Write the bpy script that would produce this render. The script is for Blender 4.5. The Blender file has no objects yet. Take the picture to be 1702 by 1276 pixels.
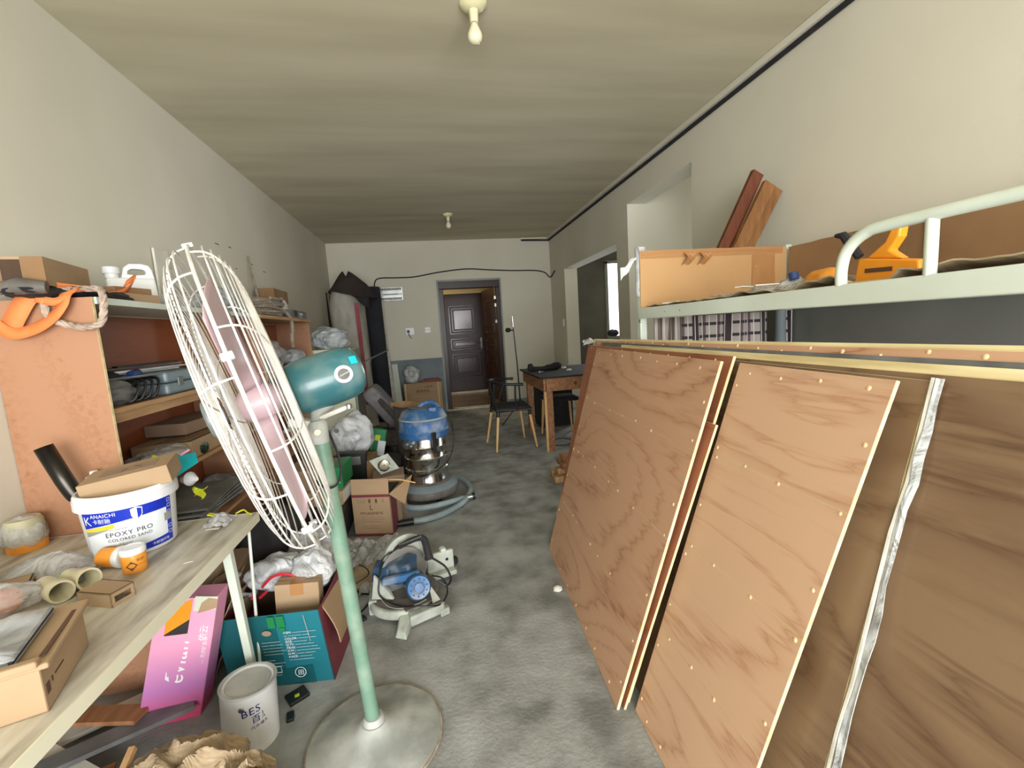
import bpy, math, random
from mathutils import Vector, Matrix, noise
from math import sin, cos, pi, radians, sqrt

sc = bpy.context.scene
COL = sc.collection
# ------------------------------------------------------------------ camera
CAM = Vector((0, 0, 1.3))
YAW, PIT, ROL, FPX = 0.171058918, -0.126798805, -0.0638008054, 732.893611
fw = Vector((sin(YAW)*cos(PIT), cos(YAW)*cos(PIT), sin(PIT)))
r0 = Vector((cos(YAW), -sin(YAW), 0)); u0 = r0.cross(fw)
rt = r0*cos(ROL)+u0*sin(ROL); up = u0*cos(ROL)-r0*sin(ROL)
cd = bpy.data.cameras.new('camera'); cam = bpy.data.objects.new('camera', cd); COL.objects.link(cam)
cd.sensor_width = 36; cd.lens = 36*FPX/1702; cd.clip_start = .02; cd.clip_end = 100
cam.matrix_world = Matrix(((rt.x, up.x, -fw.x, 0), (rt.y, up.y, -fw.y, 0), (rt.z, up.z, -fw.z, 1.3), (0, 0, 0, 1)))
sc.camera = cam
# ------------------------------------------------------------------ world, lights, exposure
w = bpy.data.worlds.new('world'); sc.world = w; w.use_nodes = True
bg = w.node_tree.nodes['Background']; bg.inputs[0].default_value = (.82, .92, 1, 1); bg.inputs[1].default_value = 2.2
def area(name, loc, rot, sx, sy, power, col):
    l = bpy.data.lights.new(name, 'AREA'); l.shape = 'RECTANGLE'; l.size = sx; l.size_y = sy; l.energy = power; l.color = col
    o = bpy.data.objects.new(name, l); COL.objects.link(o); o.location = loc; o.rotation_euler = rot; return o
area('balcony_daylight', (.30, -2.74, 1.22), (radians(90), 0, 0), 3.2, 2.1, 204, (1, .99, .965))
area('kitchen_daylight', (3.5, 7.3, 1.7), (radians(-90), 0, 0), .9, 1.2, 30, (.95, .98, 1))
area('corridor_fill', (4.4, 3.7, 1.6), (0, radians(90), 0), 1.2, .9, 6, (1, .97, .9))  # unseen fill light, added in the corridor to brighten the far end
area('lobby_lamp', (-.2, 8.3, 2.5), (0, 0, 0), .4, .4, 13, (1, .86, .58))
sc.view_settings.view_transform = 'Standard'; sc.view_settings.look = 'None'
sc.view_settings.gamma = 1; sc.view_settings.use_curve_mapping = False
sc.view_settings.exposure = 0.47

# ------------------------------------------------------------------ materials
def lin(c):
    return tuple(((x/255)/12.92 if x/255 <= .04045 else ((x/255+.055)/1.055)**2.4) for x in c)+(1,)
MATS = {}
def mat(name, c1, c2=None, rough=.6, metal=0, scale=6, st=(1, 1, 1), bump=0, bscale=None, detail=6, lo=.35, hi=.65,
        alpha=None, trans=0, c3=None, coat=0, spec=.5, emis=None, dust=0):
    m = bpy.data.materials.new(name); m.use_nodes = True; MATS[name] = m
    nt = m.node_tree; N = nt.nodes; L = nt.links; b = N['Principled BSDF']
    b.inputs['Roughness'].default_value = rough; b.inputs['Metallic'].default_value = metal
    b.inputs['Specular IOR Level'].default_value = spec
    b.inputs['Coat Weight'].default_value = coat; b.inputs['Coat Roughness'].default_value = .12
    tc = N.new('ShaderNodeTexCoord'); mp = N.new('ShaderNodeMapping'); mp.inputs['Scale'].default_value = st
    L.new(tc.outputs['Object'], mp.inputs[0])
    if c2 is None: c2 = tuple(max(0, x*.9) for x in c1)
    nz = N.new('ShaderNodeTexNoise'); nz.inputs['Scale'].default_value = scale; nz.inputs['Detail'].default_value = detail
    L.new(mp.outputs[0], nz.inputs['Vector'])
    rp = N.new('ShaderNodeValToRGB'); rp.color_ramp.elements[0].position = lo; rp.color_ramp.elements[1].position = hi
    rp.color_ramp.elements[0].color = lin(c1); rp.color_ramp.elements[1].color = lin(c2)
    if c3:
        e = rp.color_ramp.elements.new((lo+hi)/2); e.color = lin(c3)
    L.new(nz.outputs[0], rp.inputs[0]); out = rp.outputs[0]
    if dust:
        n3 = N.new('ShaderNodeTexNoise'); n3.inputs['Scale'].default_value = 9; n3.inputs['Detail'].default_value = 8
        L.new(tc.outputs['Object'], n3.inputs['Vector'])
        r3 = N.new('ShaderNodeValToRGB'); r3.color_ramp.elements[0].position = .48; r3.color_ramp.elements[1].position = .72
        r3.color_ramp.elements[1].color = (dust, dust, dust, 1); L.new(n3.outputs[0], r3.inputs[0])
        mx = N.new('ShaderNodeMix'); mx.data_type = 'RGBA'; L.new(r3.outputs[0], mx.inputs[0]); L.new(out, mx.inputs[6])
        mx.inputs[7].default_value = lin((190, 190, 180)); out = mx.outputs[2]
    L.new(out, b.inputs['Base Color'])
    if bump:
        n2 = N.new('ShaderNodeTexNoise'); n2.inputs['Scale'].default_value = bscale or scale*4; n2.inputs['Detail'].default_value = 8
        L.new(mp.outputs[0], n2.inputs['Vector'])
        bp = N.new('ShaderNodeBump'); bp.inputs['Strength'].default_value = bump; bp.inputs['Distance'].default_value = .01
        L.new(n2.outputs[0], bp.inputs['Height']); L.new(bp.outputs[0], b.inputs['Normal'])
    if trans: b.inputs['Transmission Weight'].default_value = trans
    if alpha is not None:
        b.inputs['Alpha'].default_value = alpha
    if emis:
        b.inputs['Emission Color'].default_value = lin(emis); b.inputs['Emission Strength'].default_value = 1
    return m
def ply(name, a, b_, c, k=38, sc_=1.1, st=(1.6, .55, 1.6), rough=.42, gloss=0, line=.34):
    """rotary-cut veneer: contour lines of a smooth field give cathedral grain"""
    m = bpy.data.materials.new(name); m.use_nodes = True; MATS[name] = m
    nt = m.node_tree; N = nt.nodes; L = nt.links; p = N['Principled BSDF']
    tc = N.new('ShaderNodeTexCoord'); mp = N.new('ShaderNodeMapping'); mp.inputs['Scale'].default_value = st
    L.new(tc.outputs['Object'], mp.inputs[0])
    n = N.new('ShaderNodeTexNoise'); n.inputs['Scale'].default_value = sc_; n.inputs['Detail'].default_value = 1.2; n.inputs['Roughness'].default_value = .35
    L.new(mp.outputs[0], n.inputs['Vector'])
    mul = N.new('ShaderNodeMath'); mul.operation = 'MULTIPLY'; mul.inputs[1].default_value = k; L.new(n.outputs[0], mul.inputs[0])
    f = N.new('ShaderNodeTexNoise'); f.inputs['Scale'].default_value = 9; f.inputs['Detail'].default_value = 7
    mp2 = N.new('ShaderNodeMapping'); mp2.inputs['Scale'].default_value = (6, .5, 6); L.new(tc.outputs['Object'], mp2.inputs[0]); L.new(mp2.outputs[0], f.inputs['Vector'])
    fm = N.new('ShaderNodeMath'); fm.operation = 'MULTIPLY_ADD'; fm.inputs[1].default_value = 3; L.new(f.outputs[0], fm.inputs[0]); L.new(mul.outputs[0], fm.inputs[2])
    s = N.new('ShaderNodeMath'); s.operation = 'SINE'; L.new(fm.outputs[0], s.inputs[0])
    sa = N.new('ShaderNodeMath'); sa.operation = 'ABSOLUTE'; L.new(s.outputs[0], sa.inputs[0])
    sp_ = N.new('ShaderNodeMath'); sp_.operation = 'POWER'; sp_.inputs[1].default_value = .38; L.new(sa.outputs[0], sp_.inputs[0])
    s2 = N.new('ShaderNodeMath'); s2.operation = 'MULTIPLY_ADD'; s2.inputs[1].default_value = line; s2.inputs[2].default_value = .30-line*.9; L.new(sp_.outputs[0], s2.inputs[0])
    big = N.new('ShaderNodeTexNoise'); big.inputs['Scale'].default_value = 2.3; big.inputs['Detail'].default_value = 3; L.new(mp.outputs[0], big.inputs['Vector'])
    ad = N.new('ShaderNodeMath'); ad.operation = 'ADD'; L.new(big.outputs[0], ad.inputs[0]); L.new(s2.outputs[0], ad.inputs[1])
    ad2 = N.new('ShaderNodeMath'); ad2.operation = 'MULTIPLY_ADD'; ad2.inputs[1].default_value = .35; L.new(f.outputs[0], ad2.inputs[0]); L.new(ad.outputs[0], ad2.inputs[2])
    rp = N.new('ShaderNodeValToRGB'); e = rp.color_ramp.elements; e[0].position = .45; e[0].color = lin(a); e[1].position = 1.05; e[1].color = lin(c)
    q = e.new(.72); q.color = lin(b_); L.new(ad2.outputs[0], rp.inputs[0]); out = rp.outputs[0]
    L.new(out, p.inputs['Base Color']); p.inputs['Roughness'].default_value = rough; p.inputs['Coat Weight'].default_value = gloss
    p.inputs['Coat Roughness'].default_value = .3; p.inputs['Specular IOR Level'].default_value = .35
    bp = N.new('ShaderNodeBump'); bp.inputs['Strength'].default_value = .08; bp.inputs['Distance'].default_value = .004
    L.new(f.outputs[0], bp.inputs['Height']); L.new(bp.outputs[0], p.inputs['Normal'])
    return m
def film(name, col, fac=.45, rough=.2):
    m = bpy.data.materials.new(name); m.use_nodes = True; MATS[name] = m
    nt = m.node_tree; N = nt.nodes; L = nt.links; p = N['Principled BSDF']
    p.inputs['Roughness'].default_value = rough; p.inputs['Specular IOR Level'].default_value = .8
    n = N.new('ShaderNodeTexNoise'); n.inputs['Scale'].default_value = 7; n.inputs['Detail'].default_value = 5; n.inputs['Distortion'].default_value = 2.2
    tc = N.new('ShaderNodeTexCoord'); L.new(tc.outputs['Object'], n.inputs['Vector'])
    bp = N.new('ShaderNodeBump'); bp.inputs['Strength'].default_value = .9; bp.inputs['Distance'].default_value = .03
    L.new(n.outputs[0], bp.inputs['Height']); L.new(bp.outputs[0], p.inputs['Normal'])
    rp = N.new('ShaderNodeValToRGB'); rp.color_ramp.elements[0].color = lin(col); rp.color_ramp.elements[1].color = lin(tuple(x*.72 for x in col))
    rp.color_ramp.elements[0].position = .4; rp.color_ramp.elements[1].position = .7
    L.new(n.outputs[0], rp.inputs[0]); L.new(rp.outputs[0], p.inputs['Base Color'])
    t = N.new('ShaderNodeBsdfTransparent'); mx = N.new('ShaderNodeMixShader'); mx.inputs[0].default_value = fac
    L.new(t.outputs[0], mx.inputs[1]); L.new(p.outputs[0], mx.inputs[2]); L.new(mx.outputs[0], N['Material Output'].inputs[0])
    return m
mat('wall', (217, 213, 199), (203, 198, 181), rough=.9, scale=.9, detail=7, bump=.05, bscale=30, lo=.3, hi=.75)
mat('ceiling', (204, 197, 172), (184, 177, 152), rough=.95, scale=1.1, st=(.5, 3.2, 1), detail=8, lo=.38, hi=.7)
mat('floor', (164, 167, 166), (114, 116, 113), rough=.62, scale=6.5, detail=15, lo=.30, hi=.68, bump=.3, bscale=60, c3=(146, 148, 146))
mat('wainscot', (128, 140, 146), (108, 120, 128), rough=.7, scale=3, detail=8)
mat('wall_backlit', (112, 108, 98), (84, 80, 72), rough=.85, scale=1.5, detail=7)  # kitchen walls: their backlit shade is put into the colour
mat('wall_grey', (124, 128, 124), (110, 114, 112), rough=.7, scale=2)
mat('lobby', (205, 185, 140), (190, 172, 130), rough=.8, scale=1)
mat('lobby_floor', (120, 100, 82), (96, 80, 66), rough=.25, scale=3)
mat('door_brown', (46, 20, 20), (34, 14, 15), rough=.34, scale=4, spec=.35)
mat('door_hi', (56, 26, 25), (44, 19, 20), rough=.2, scale=4, coat=.3)
mat('chrome', (210, 210, 208), (180, 180, 178), rough=.16, metal=1, scale=4, bump=.1, bscale=6)
mat('steel', (170, 172, 170), (140, 142, 140), rough=.35, metal=.9, scale=5)
mat('white_paint', (214, 224, 214), (200, 208, 196), rough=.38, scale=3)
mat('white_dusty', (206, 204, 196), (176, 172, 160), rough=.6, scale=14, detail=8)
mat('white_plastic', (232, 234, 236), (220, 222, 226), rough=.35, scale=3)
mat('cream_plastic', (222, 216, 186), (210, 202, 172), rough=.4, scale=3)
mat('cream_metal', (214, 218, 198), (196, 202, 184), rough=.45, scale=2)
mat('grey_metal', (150, 156, 146), (132, 138, 128), rough=.5, scale=3)
mat('cardboard', (172, 146, 116), (160, 134, 104), rough=.85, scale=3, st=(1, 1, 3), detail=7)
mat('cardboard_dark', (154, 120, 86), (136, 104, 72), rough=.85, scale=3, detail=7)
mat('cardboard_grey', (156, 132, 112), (136, 112, 92), rough=.85, scale=4, detail=7)
mat('cardboard_orange', (190, 150, 104), (178, 138, 92), rough=.75, scale=1.6, detail=5)
mat('cardboard_old', (178, 160, 132), (150, 130, 104), rough=.9, scale=7, detail=8, bump=.3, bscale=25)
mat('corrugated', (178, 158, 130), (146, 126, 100), rough=.9, scale=30, st=(1, 6, 1), detail=3)
mat('tape', (176, 130, 86), (166, 120, 78), rough=.25, scale=3)
mat('kraft_dark', (96, 72, 54), (72, 54, 42), rough=.9, scale=4)
ply('ply_a', (140, 94, 68), (186, 142, 112), (200, 158, 128), k=62, line=.5)
ply('ply_b', (164, 118, 90), (190, 148, 118), (206, 168, 138), k=54, sc_=1.2, line=.46)
ply('ply_red', (112, 62, 44), (150, 92, 66), (164, 106, 78), k=30)
ply('ply_dark', (76, 52, 38), (106, 80, 58), (134, 108, 82), k=30, sc_=1.6, st=(2.2, .7, 1.4), rough=.34, gloss=.6, line=.3)
ply('ply_panel', (132, 88, 64), (160, 114, 84), (172, 128, 100), k=20, line=.32, st=(1.2, 1.2, .5))
ply('ply_inner', (104, 50, 24), (132, 70, 38), (142, 80, 48), k=24)
mat('ply_edge', (236, 222, 176), (206, 186, 138), rough=.75, scale=30, st=(1, .1, 1), detail=4)
mat('plug', (244, 216, 170), (226, 190, 146), rough=.6)
mat('pine', (188, 152, 108), (164, 126, 84), rough=.6, scale=7, st=(4, .5, 4), detail=7)
mat('pine_dark', (164, 116, 80), (130, 86, 56), rough=.6, scale=7, st=(4, .6, 4), detail=7)
mat('timber_red', (116, 60, 34), (88, 42, 22), rough=.6, scale=8, st=(3, 3, .6), detail=7)
mat('timber_tan', (142, 98, 52), (112, 72, 36), rough=.6, scale=8, st=(3, 3, .6), detail=7)
mat('beech', (222, 184, 130), (206, 164, 108), rough=.5, scale=6, st=(4, 4, .5))
mat('laminate', (210, 206, 194), (146, 138, 124), rough=.4, scale=6, st=(3.2, .7, 1), detail=12, lo=.40, hi=.66, c3=(186, 180, 166))
mat('laminate_edge', (228, 226, 204), (214, 210, 188), rough=.4, scale=2)
mat('fan_teal', (52, 112, 118), (44, 98, 106), rough=.32, scale=3, coat=.3, dust=.22)
mat('fan_green', (112, 144, 126), (94, 126, 108), rough=.42, scale=6, detail=9, dust=.35)
mat('fan_base', (186, 188, 184), (138, 142, 138), rough=.6, scale=7, detail=10, lo=.35, hi=.62, bump=.25, bscale=16)
mat('fan_wire', (226, 224, 220), (196, 192, 186), rough=.55, scale=20)
mat('blade_pink', (206, 180, 188), (184, 158, 166), rough=.35, scale=6)
mat('grey_disc', (120, 128, 128), (104, 112, 112), rough=.4)
mat('black', (26, 26, 28), (18, 18, 20), rough=.45)
mat('black_soft', (38, 36, 40), (26, 25, 28), rough=.85, scale=12)
mat('black_gloss', (18, 18, 20), (30, 30, 32), rough=.15)
mat('black_metal', (72, 68, 64), (44, 42, 40), rough=.3, metal=.85, scale=5, detail=8)
mat('felt', (44, 46, 54), (34, 36, 42), rough=.95, scale=3)
mat('hat_cloth', (60, 50, 46), (44, 38, 36), rough=.95, scale=5)
mat('blue_plastic', (52, 104, 158), (42, 86, 136), rough=.4, scale=5, dust=.5)
mat('blue_saw', (50, 78, 106), (38, 62, 88), rough=.45, scale=9, dust=.6)
mat('saw_white', (186, 194, 184), (142, 146, 138), rough=.55, scale=9, detail=8)
mat('saw_grey', (112, 106, 100), (84, 80, 76), rough=.6, scale=9, detail=8)
mat('hose', (150, 166, 170), (124, 140, 144), rough=.45, scale=9)
mat('teal_card', (30, 120, 134), (22, 104, 118), rough=.45, scale=2)
mat('teal_card2', (18, 92, 98), (14, 80, 88), rough=.45, scale=2)
mat('maroon_card', (122, 52, 62), (104, 42, 52), rough=.6, scale=3)
mat('pink_card', (228, 160, 190), (218, 146, 182), rough=.4, scale=2)
mat('orange_card', (240, 158, 30), (228, 144, 24), rough=.45)
mat('white_print', (238, 240, 240), (228, 230, 232), rough=.5)
mat('ink_blue', (36, 40, 120), (30, 34, 104), rough=.4)
mat('ink_dark', (30, 34, 50), (24, 28, 42), rough=.5)
mat('ink_brown', (98, 68, 50), (84, 58, 42), rough=.7)
mat('label_blue', (20, 52, 190), (16, 42, 168), rough=.3)
mat('label_white', (228, 234, 240), (220, 226, 234), rough=.3)
mat('label_yellow', (236, 208, 60), (220, 190, 50), rough=.3)
mat('label_grey', (158, 160, 158), (140, 142, 140), rough=.35)
mat('orange_plastic', (238, 160, 60), (228, 146, 48), rough=.35)
mat('orange_strap', (236, 140, 80), (222, 118, 60), rough=.7, scale=8)
mat('orange_tool', (250, 164, 44), (238, 146, 30), rough=.4)
mat('rope', (190, 172, 158), (150, 132, 118), rough=.9, scale=30)
mat('rope_dusty', (160, 150, 134), (124, 112, 98), rough=.95, scale=30)
mat('toolbox', (138, 156, 166), (124, 142, 152), rough=.4, scale=3)
mat('dusty_plastic', (120, 122, 122), (92, 92, 92), rough=.5, scale=9)
mat('green_box', (30, 128, 74), (22, 108, 62), rough=.4)
mat('green_dark', (24, 52, 40), (18, 40, 30), rough=.12)
mat('lime', (206, 214, 40), (188, 196, 34), rough=.5)
mat('cyan', (20, 182, 196), (14, 160, 176), rough=.35)
mat('red_print', (208, 44, 62), (190, 36, 54), rough=.4)
mat('fabric_grey', (132, 130, 134), (112, 110, 116), rough=.9, scale=14)
mat('fabric_dark', (90, 84, 80), (66, 62, 60), rough=.9, scale=14)
mat('sacking', (190, 186, 178), (162, 158, 150), rough=.85, scale=8, st=(1, 1, .4), detail=9)
mat('sack_red', (160, 82, 90), (136, 66, 74), rough=.85)
mat('roll_cream', (196, 190, 160), (174, 168, 140), rough=.5, scale=6)
mat('glass_bulb', (226, 220, 190), (214, 208, 178), rough=.12, coat=.5)
mat('porcelain', (226, 222, 186), (214, 208, 170), rough=.3)
mat('paper', (226, 224, 214), (206, 204, 194), rough=.8)
mat('dark_stuff', (60, 56, 54), (34, 32, 32), rough=.8, scale=9)
mat('navy', (40, 70, 130), (30, 56, 110), rough=.4)
film('film', (226, 228, 230), .42, .18)
film('bag_white', (222, 226, 230), .8, .3)
film('bag_silver', (200, 208, 214), .85, .22)
film('clear', (214, 218, 224), .3, .08)
def fabric(name, stripes):
    m = bpy.data.materials.new(name); m.use_nodes = True; MATS[name] = m
    nt = m.node_tree; N = nt.nodes; L = nt.links; p = N['Principled BSDF']; p.inputs['Roughness'].default_value = .9
    tc = N.new('ShaderNodeTexCoord'); sp = N.new('ShaderNodeSeparateXYZ'); L.new(tc.outputs['Object'], sp.inputs[0])
    def band(axis, freq, thr, off=0):
        a = N.new('ShaderNodeMath'); a.operation = 'MULTIPLY_ADD'; a.inputs[1].default_value = freq; a.inputs[2].default_value = off; L.new(sp.outputs[axis], a.inputs[0])
        s = N.new('ShaderNodeMath'); s.operation = 'SINE'; L.new(a.outputs[0], s.inputs[0])
        g = N.new('ShaderNodeMath'); g.operation = 'GREATER_THAN'; g.inputs[1].default_value = thr; L.new(s.outputs[0], g.inputs[0]); return g.outputs[0]
    cur = None; col = stripes['base']
    prev = N.new('ShaderNodeRGB'); prev.outputs[0].default_value = lin(col); out = prev.outputs[0]
    for ax, fr, th, off, c in stripes['b']:
        mx = N.new('ShaderNodeMix'); mx.data_type = 'RGBA'; L.new(band(ax, fr, th, off), mx.inputs[0]); L.new(out, mx.inputs[6]); mx.inputs[7].default_value = lin(c); out = mx.outputs[2]
    L.new(out, p.inputs['Base Color']); return m
fabric('stripe_cloth', dict(base=(196, 190, 186), b=[(0, 300, .1, 0, (112, 98, 92))]))
fabric('plaid_cloth', dict(base=(176, 172, 168), b=[(0, 95, .55, 0, (112, 92, 96)), (0, 31, .8, 1, (62, 52, 58)), (2, 95, .72, .6, (58, 54, 58)), (0, 190, .93, 0, (220, 214, 212))]))
# pink carton fades to lilac and red towards its foot (printed)
m = mat('pink_print', (228, 160, 190)); nt = m.node_tree; N = nt.nodes; L = nt.links
tc = N.new('ShaderNodeTexCoord'); sp = N.new('ShaderNodeSeparateXYZ'); L.new(tc.outputs['Object'], sp.inputs[0])
rp = N.new('ShaderNodeValToRGB'); e = rp.color_ramp.elements; e[0].position = .02; e[0].color = lin((196, 70, 110)); e[1].position = .3; e[1].color = lin((232, 160, 192))
q = e.new(.13); q.color = lin((186, 118, 182)); L.new(sp.outputs[2], rp.inputs[0]); L.new(rp.outputs[0], N['Principled BSDF'].inputs['Base Color'])

# ------------------------------------------------------------------ mesh helpers
class MB:
    def __init__(s): s.v = []; s.f = []; s.T = None
    def _a(s, vs, fs):
        n = len(s.v)
        for p in vs:
            p = Vector(p)
            s.v.append(s.T @ p if s.T is not None else p)
        s.f += [tuple(n+i for i in f) for f in fs]; return s
    def box(s, x0, x1, y0, y1, z0, z1, R=None):
        vs = [Vector((x, y, z)) for z in (z0, z1) for y in (y0, y1) for x in (x0, x1)]
        if R is not None:
            c = Vector(((x0+x1)/2, (y0+y1)/2, (z0+z1)/2)); vs = [c+R@(p-c) for p in vs]
        return s._a(vs, [(0, 2, 3, 1), (4, 5, 7, 6), (0, 1, 5, 4), (2, 6, 7, 3), (0, 4, 6, 2), (1, 3, 7, 5)])
    def hexa(s, b, t):
        """b, t: four bottom and four top corners"""
        n = len(b); fs = [tuple(range(n))[::-1], tuple(range(n, 2*n))]
        fs += [(i, (i+1) % n, n+(i+1) % n, n+i) for i in range(n)]
        return s._a(list(b)+list(t), fs)
    def prism(s, poly, vec):
        vec = Vector(vec); return s.hexa([Vector(p) for p in poly], [Vector(p)+vec for p in poly])
    def tube(s, pts, r, seg=8, closed=False, smooth=False, caps=True):
        pts = [Vector(p) for p in pts]
        if smooth: pts = spline(pts, smooth if smooth > 1 else 6, closed)
        n = len(pts); rr = r if isinstance(r, (list, tuple)) else [r]*n
        if len(rr) != n: rr = [rr[min(len(rr)-1, int(i*(len(rr)-1)/(n-1)+.5))] for i in range(n)]
        vs = []; fs = []; prev = None
        for i, p in enumerate(pts):
            if closed: d = pts[(i+1) % n]-pts[i-1]
            else: d = pts[min(i+1, n-1)]-pts[max(i-1, 0)]
            d = d.normalized() if d.length > 1e-9 else Vector((0, 0, 1))
            if prev is None: a = d.orthogonal().normalized()
            else:
                a = prev-d*prev.dot(d); a = a.normalized() if a.length > 1e-6 else d.orthogonal().normalized()
            prev = a; b = d.cross(a)
            for k in range(seg):
                t = 2*pi*k/seg; vs.append(p+(a*cos(t)+b*sin(t))*rr[i])
        m = n if closed else n-1
        for i in range(m):
            for k in range(seg):
                j = (i+1) % n; k2 = (k+1) % seg
                fs.append((i*seg+k, i*seg+k2, j*seg+k2, j*seg+k))
        if not closed and caps: fs += [tuple(range(seg))[::-1], tuple((n-1)*seg+k for k in range(seg))]
        return s._a(vs, fs)
    def lathe(s, prof, c=(0, 0, 0), ax=(0, 0, 1), seg=24, a0=0, a1=2*pi):
        c = Vector(c); ax = Vector(ax).normalized(); a = ax.orthogonal().normalized()
        if abs(ax.z) > .999: a = Vector((1, 0, 0))
        b = ax.cross(a); full = abs(a1-a0-2*pi) < 1e-6; m = seg if full else seg+1
        vs = []; fs = []
        for r, z in prof:
            for k in range(m):
                t = a0+(a1-a0)*k/seg; vs.append(c+ax*z+(a*cos(t)+b*sin(t))*r)
        for i in range(len(prof)-1):
            for k in range(seg):
                k2 = (k+1) % m; fs.append((i*m+k, i*m+k2, (i+1)*m+k2, (i+1)*m+k))
        if full:
            if prof[0][0] > 1e-5: fs.append(tuple(range(m))[::-1])
            if prof[-1][0] > 1e-5: fs.append(tuple((len(prof)-1)*m+k for k in range(m)))
        return s._a(vs, fs)
    def grid(s, fn, nu, nv, th=0):
        vs = [Vector(fn(i/nu, j/nv)) for j in range(nv+1) for i in range(nu+1)]
        fs = [(j*(nu+1)+i, j*(nu+1)+i+1, (j+1)*(nu+1)+i+1, (j+1)*(nu+1)+i) for j in range(nv) for i in range(nu)]
        return s._a(vs, fs)
    def blob(s, c, r, seed=0, amp=.25, nf=2.5, nu=44, nv=28, floor=None, sharp=True):
        c = Vector(c); vs = []; fs = []
        for j in range(nv+1):
            ph = pi*j/nv
            for i in range(nu):
                th = 2*pi*i/nu; d = Vector((sin(ph)*cos(th), sin(ph)*sin(th), cos(ph)))
                q = d*nf+Vector((seed*7.3, seed*3.1, seed))
                n = noise.noise(q); n2 = noise.noise(q*2.3)
                if sharp: n = 1-2*abs(n)*1.6; n2 = 1-2*abs(n2)*1.4
                k = 1+amp*(n*.6+n2*.4) if not sharp else 1+amp*(1.0*noise.noise(q*.7)+.22*n+.10*n2-.05)
                p = c+Vector((d.x*r[0]*k, d.y*r[1]*k, d.z*r[2]*k))
                if floor is not None and p.z < floor: p.z = floor
                vs.append(p)
        for j in range(nv):
            for i in range(nu):
                i2 = (i+1) % nu; fs.append((j*nu+i, (j+1)*nu+i, (j+1)*nu+i2, j*nu+i2))
        return s._a(vs, fs)
def spline(P, n=6, closed=False):
    out = []; N_ = len(P)
    rng = range(N_) if closed else range(N_-1)
    for i in rng:
        p0 = P[(i-1) % N_] if closed else P[max(i-1, 0)]; p1 = P[i]; p2 = P[(i+1) % N_]; p3 = P[(i+2) % N_] if closed else P[min(i+2, N_-1)]
        for k in range(n):
            t = k/n; out.append(.5*((2*p1)+(-p0+p2)*t+(2*p0-5*p1+4*p2-p3)*t*t+(-p0+3*p1-3*p2+p3)*t**3))
    if not closed: out.append(P[-1])
    return out
ORG = {}
def thing(name, label, cat, loc, group=None, kind=None):
    o = bpy.data.objects.new(name, None); COL.objects.link(o); o.location = loc; o.empty_display_size = .05
    if label: o['label'] = label
    if cat: o['category'] = cat
    if group: o['group'] = group
    if kind: o['kind'] = kind
    ORG[o.name] = Vector(loc); return o
def mesh_of(name, mb, m, org, smooth, solid=0, bevel=0):
    me = bpy.data.meshes.new(name); me.from_pydata([tuple(p-org) for p in mb.v], [], mb.f)
    ms = m if isinstance(m, (list, tuple)) else [m]
    for x in ms: me.materials.append(MATS[x])
    if smooth:
        me.polygons.foreach_set('use_smooth', [True]*len(me.polygons))
        me.update(); me.set_sharp_from_angle(angle=radians(smooth if smooth > 1 else 40))
    me.update(); return me
def put(name, mb, m, par=None, label=None, cat=None, group=None, kind=None, smooth=0, bevel=0, solid=0):
    if par is not None: org = ORG[par.name]
    else:
        xs = [p.x for p in mb.v]; ys = [p.y for p in mb.v]; zs = [p.z for p in mb.v]
        org = Vector(((min(xs)+max(xs))/2, (min(ys)+max(ys))/2, min(zs)))
    me = mesh_of(name, mb, m, org, smooth)
    o = bpy.data.objects.new(name, me); COL.objects.link(o)
    if par is not None: o.parent = par
    else: o.location = org
    ORG[o.name] = org
    if solid:
        md = o.modifiers.new('solid', 'SOLIDIFY'); md.thickness = solid; md.offset = 0
    if bevel:
        md = o.modifiers.new('bevel', 'BEVEL'); md.width = bevel; md.segments = 2; md.limit_method = 'ANGLE'; md.angle_limit = radians(35)
    if label: o['label'] = label
    if cat: o['category'] = cat
    if group: o['group'] = group
    if kind: o['kind'] = kind
    return o
def struct(name, mb, m, par=None, **k): return put(name, mb, m, par, kind='structure', **k)
def text_mb(s, size, o, xd, yd, bend=None, align='LEFT', space=1.0, ext=.0006):
    """lettering as geometry: origin o, reading direction xd, up yd; bend=(centre, radius_fn) wraps it around an upright cylinder"""
    cu = bpy.data.curves.new('t', 'FONT'); cu.body = s; cu.size = size; cu.align_x = align; cu.extrude = ext/2 if bend is None else 0
    cu.space_character = space; cu.resolution_u = 3
    ob = bpy.data.objects.new('t', cu); me = bpy.data.meshes.new_from_object(ob)
    o = Vector(o); xd = Vector(xd).normalized(); yd = Vector(yd).normalized(); zd = xd.cross(yd)
    mb = MB(); vs = []
    for v in me.vertices:
        if bend is None: vs.append(o+xd*v.co.x+yd*v.co.y+zd*(v.co.z+ext))
        else:
            c, rf, th0 = bend; z = o.z+v.co.y; r = rf(z)+.0012; th = th0+(v.co.x)/r
            vs.append(Vector((c[0]+r*cos(th), c[1]+r*sin(th), z)))
    mb._a(vs, [tuple(p.vertices) for p in me.polygons])
    bpy.data.objects.remove(ob); bpy.data.meshes.remove(me); bpy.data.curves.remove(cu); return mb
def join(*mbs):
    m = MB()
    for q in mbs: m._a(q.v, q.f)
    return m
def RX(a): return Matrix.Rotation(radians(a), 3, 'X')
def RY(a): return Matrix.Rotation(radians(a), 3, 'Y')
def RZ(a): return Matrix.Rotation(radians(a), 3, 'Z')
def TR(loc, R=None):
    m = (R or Matrix.Identity(3)).to_4x4(); m.translation = Vector(loc); return m

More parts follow.
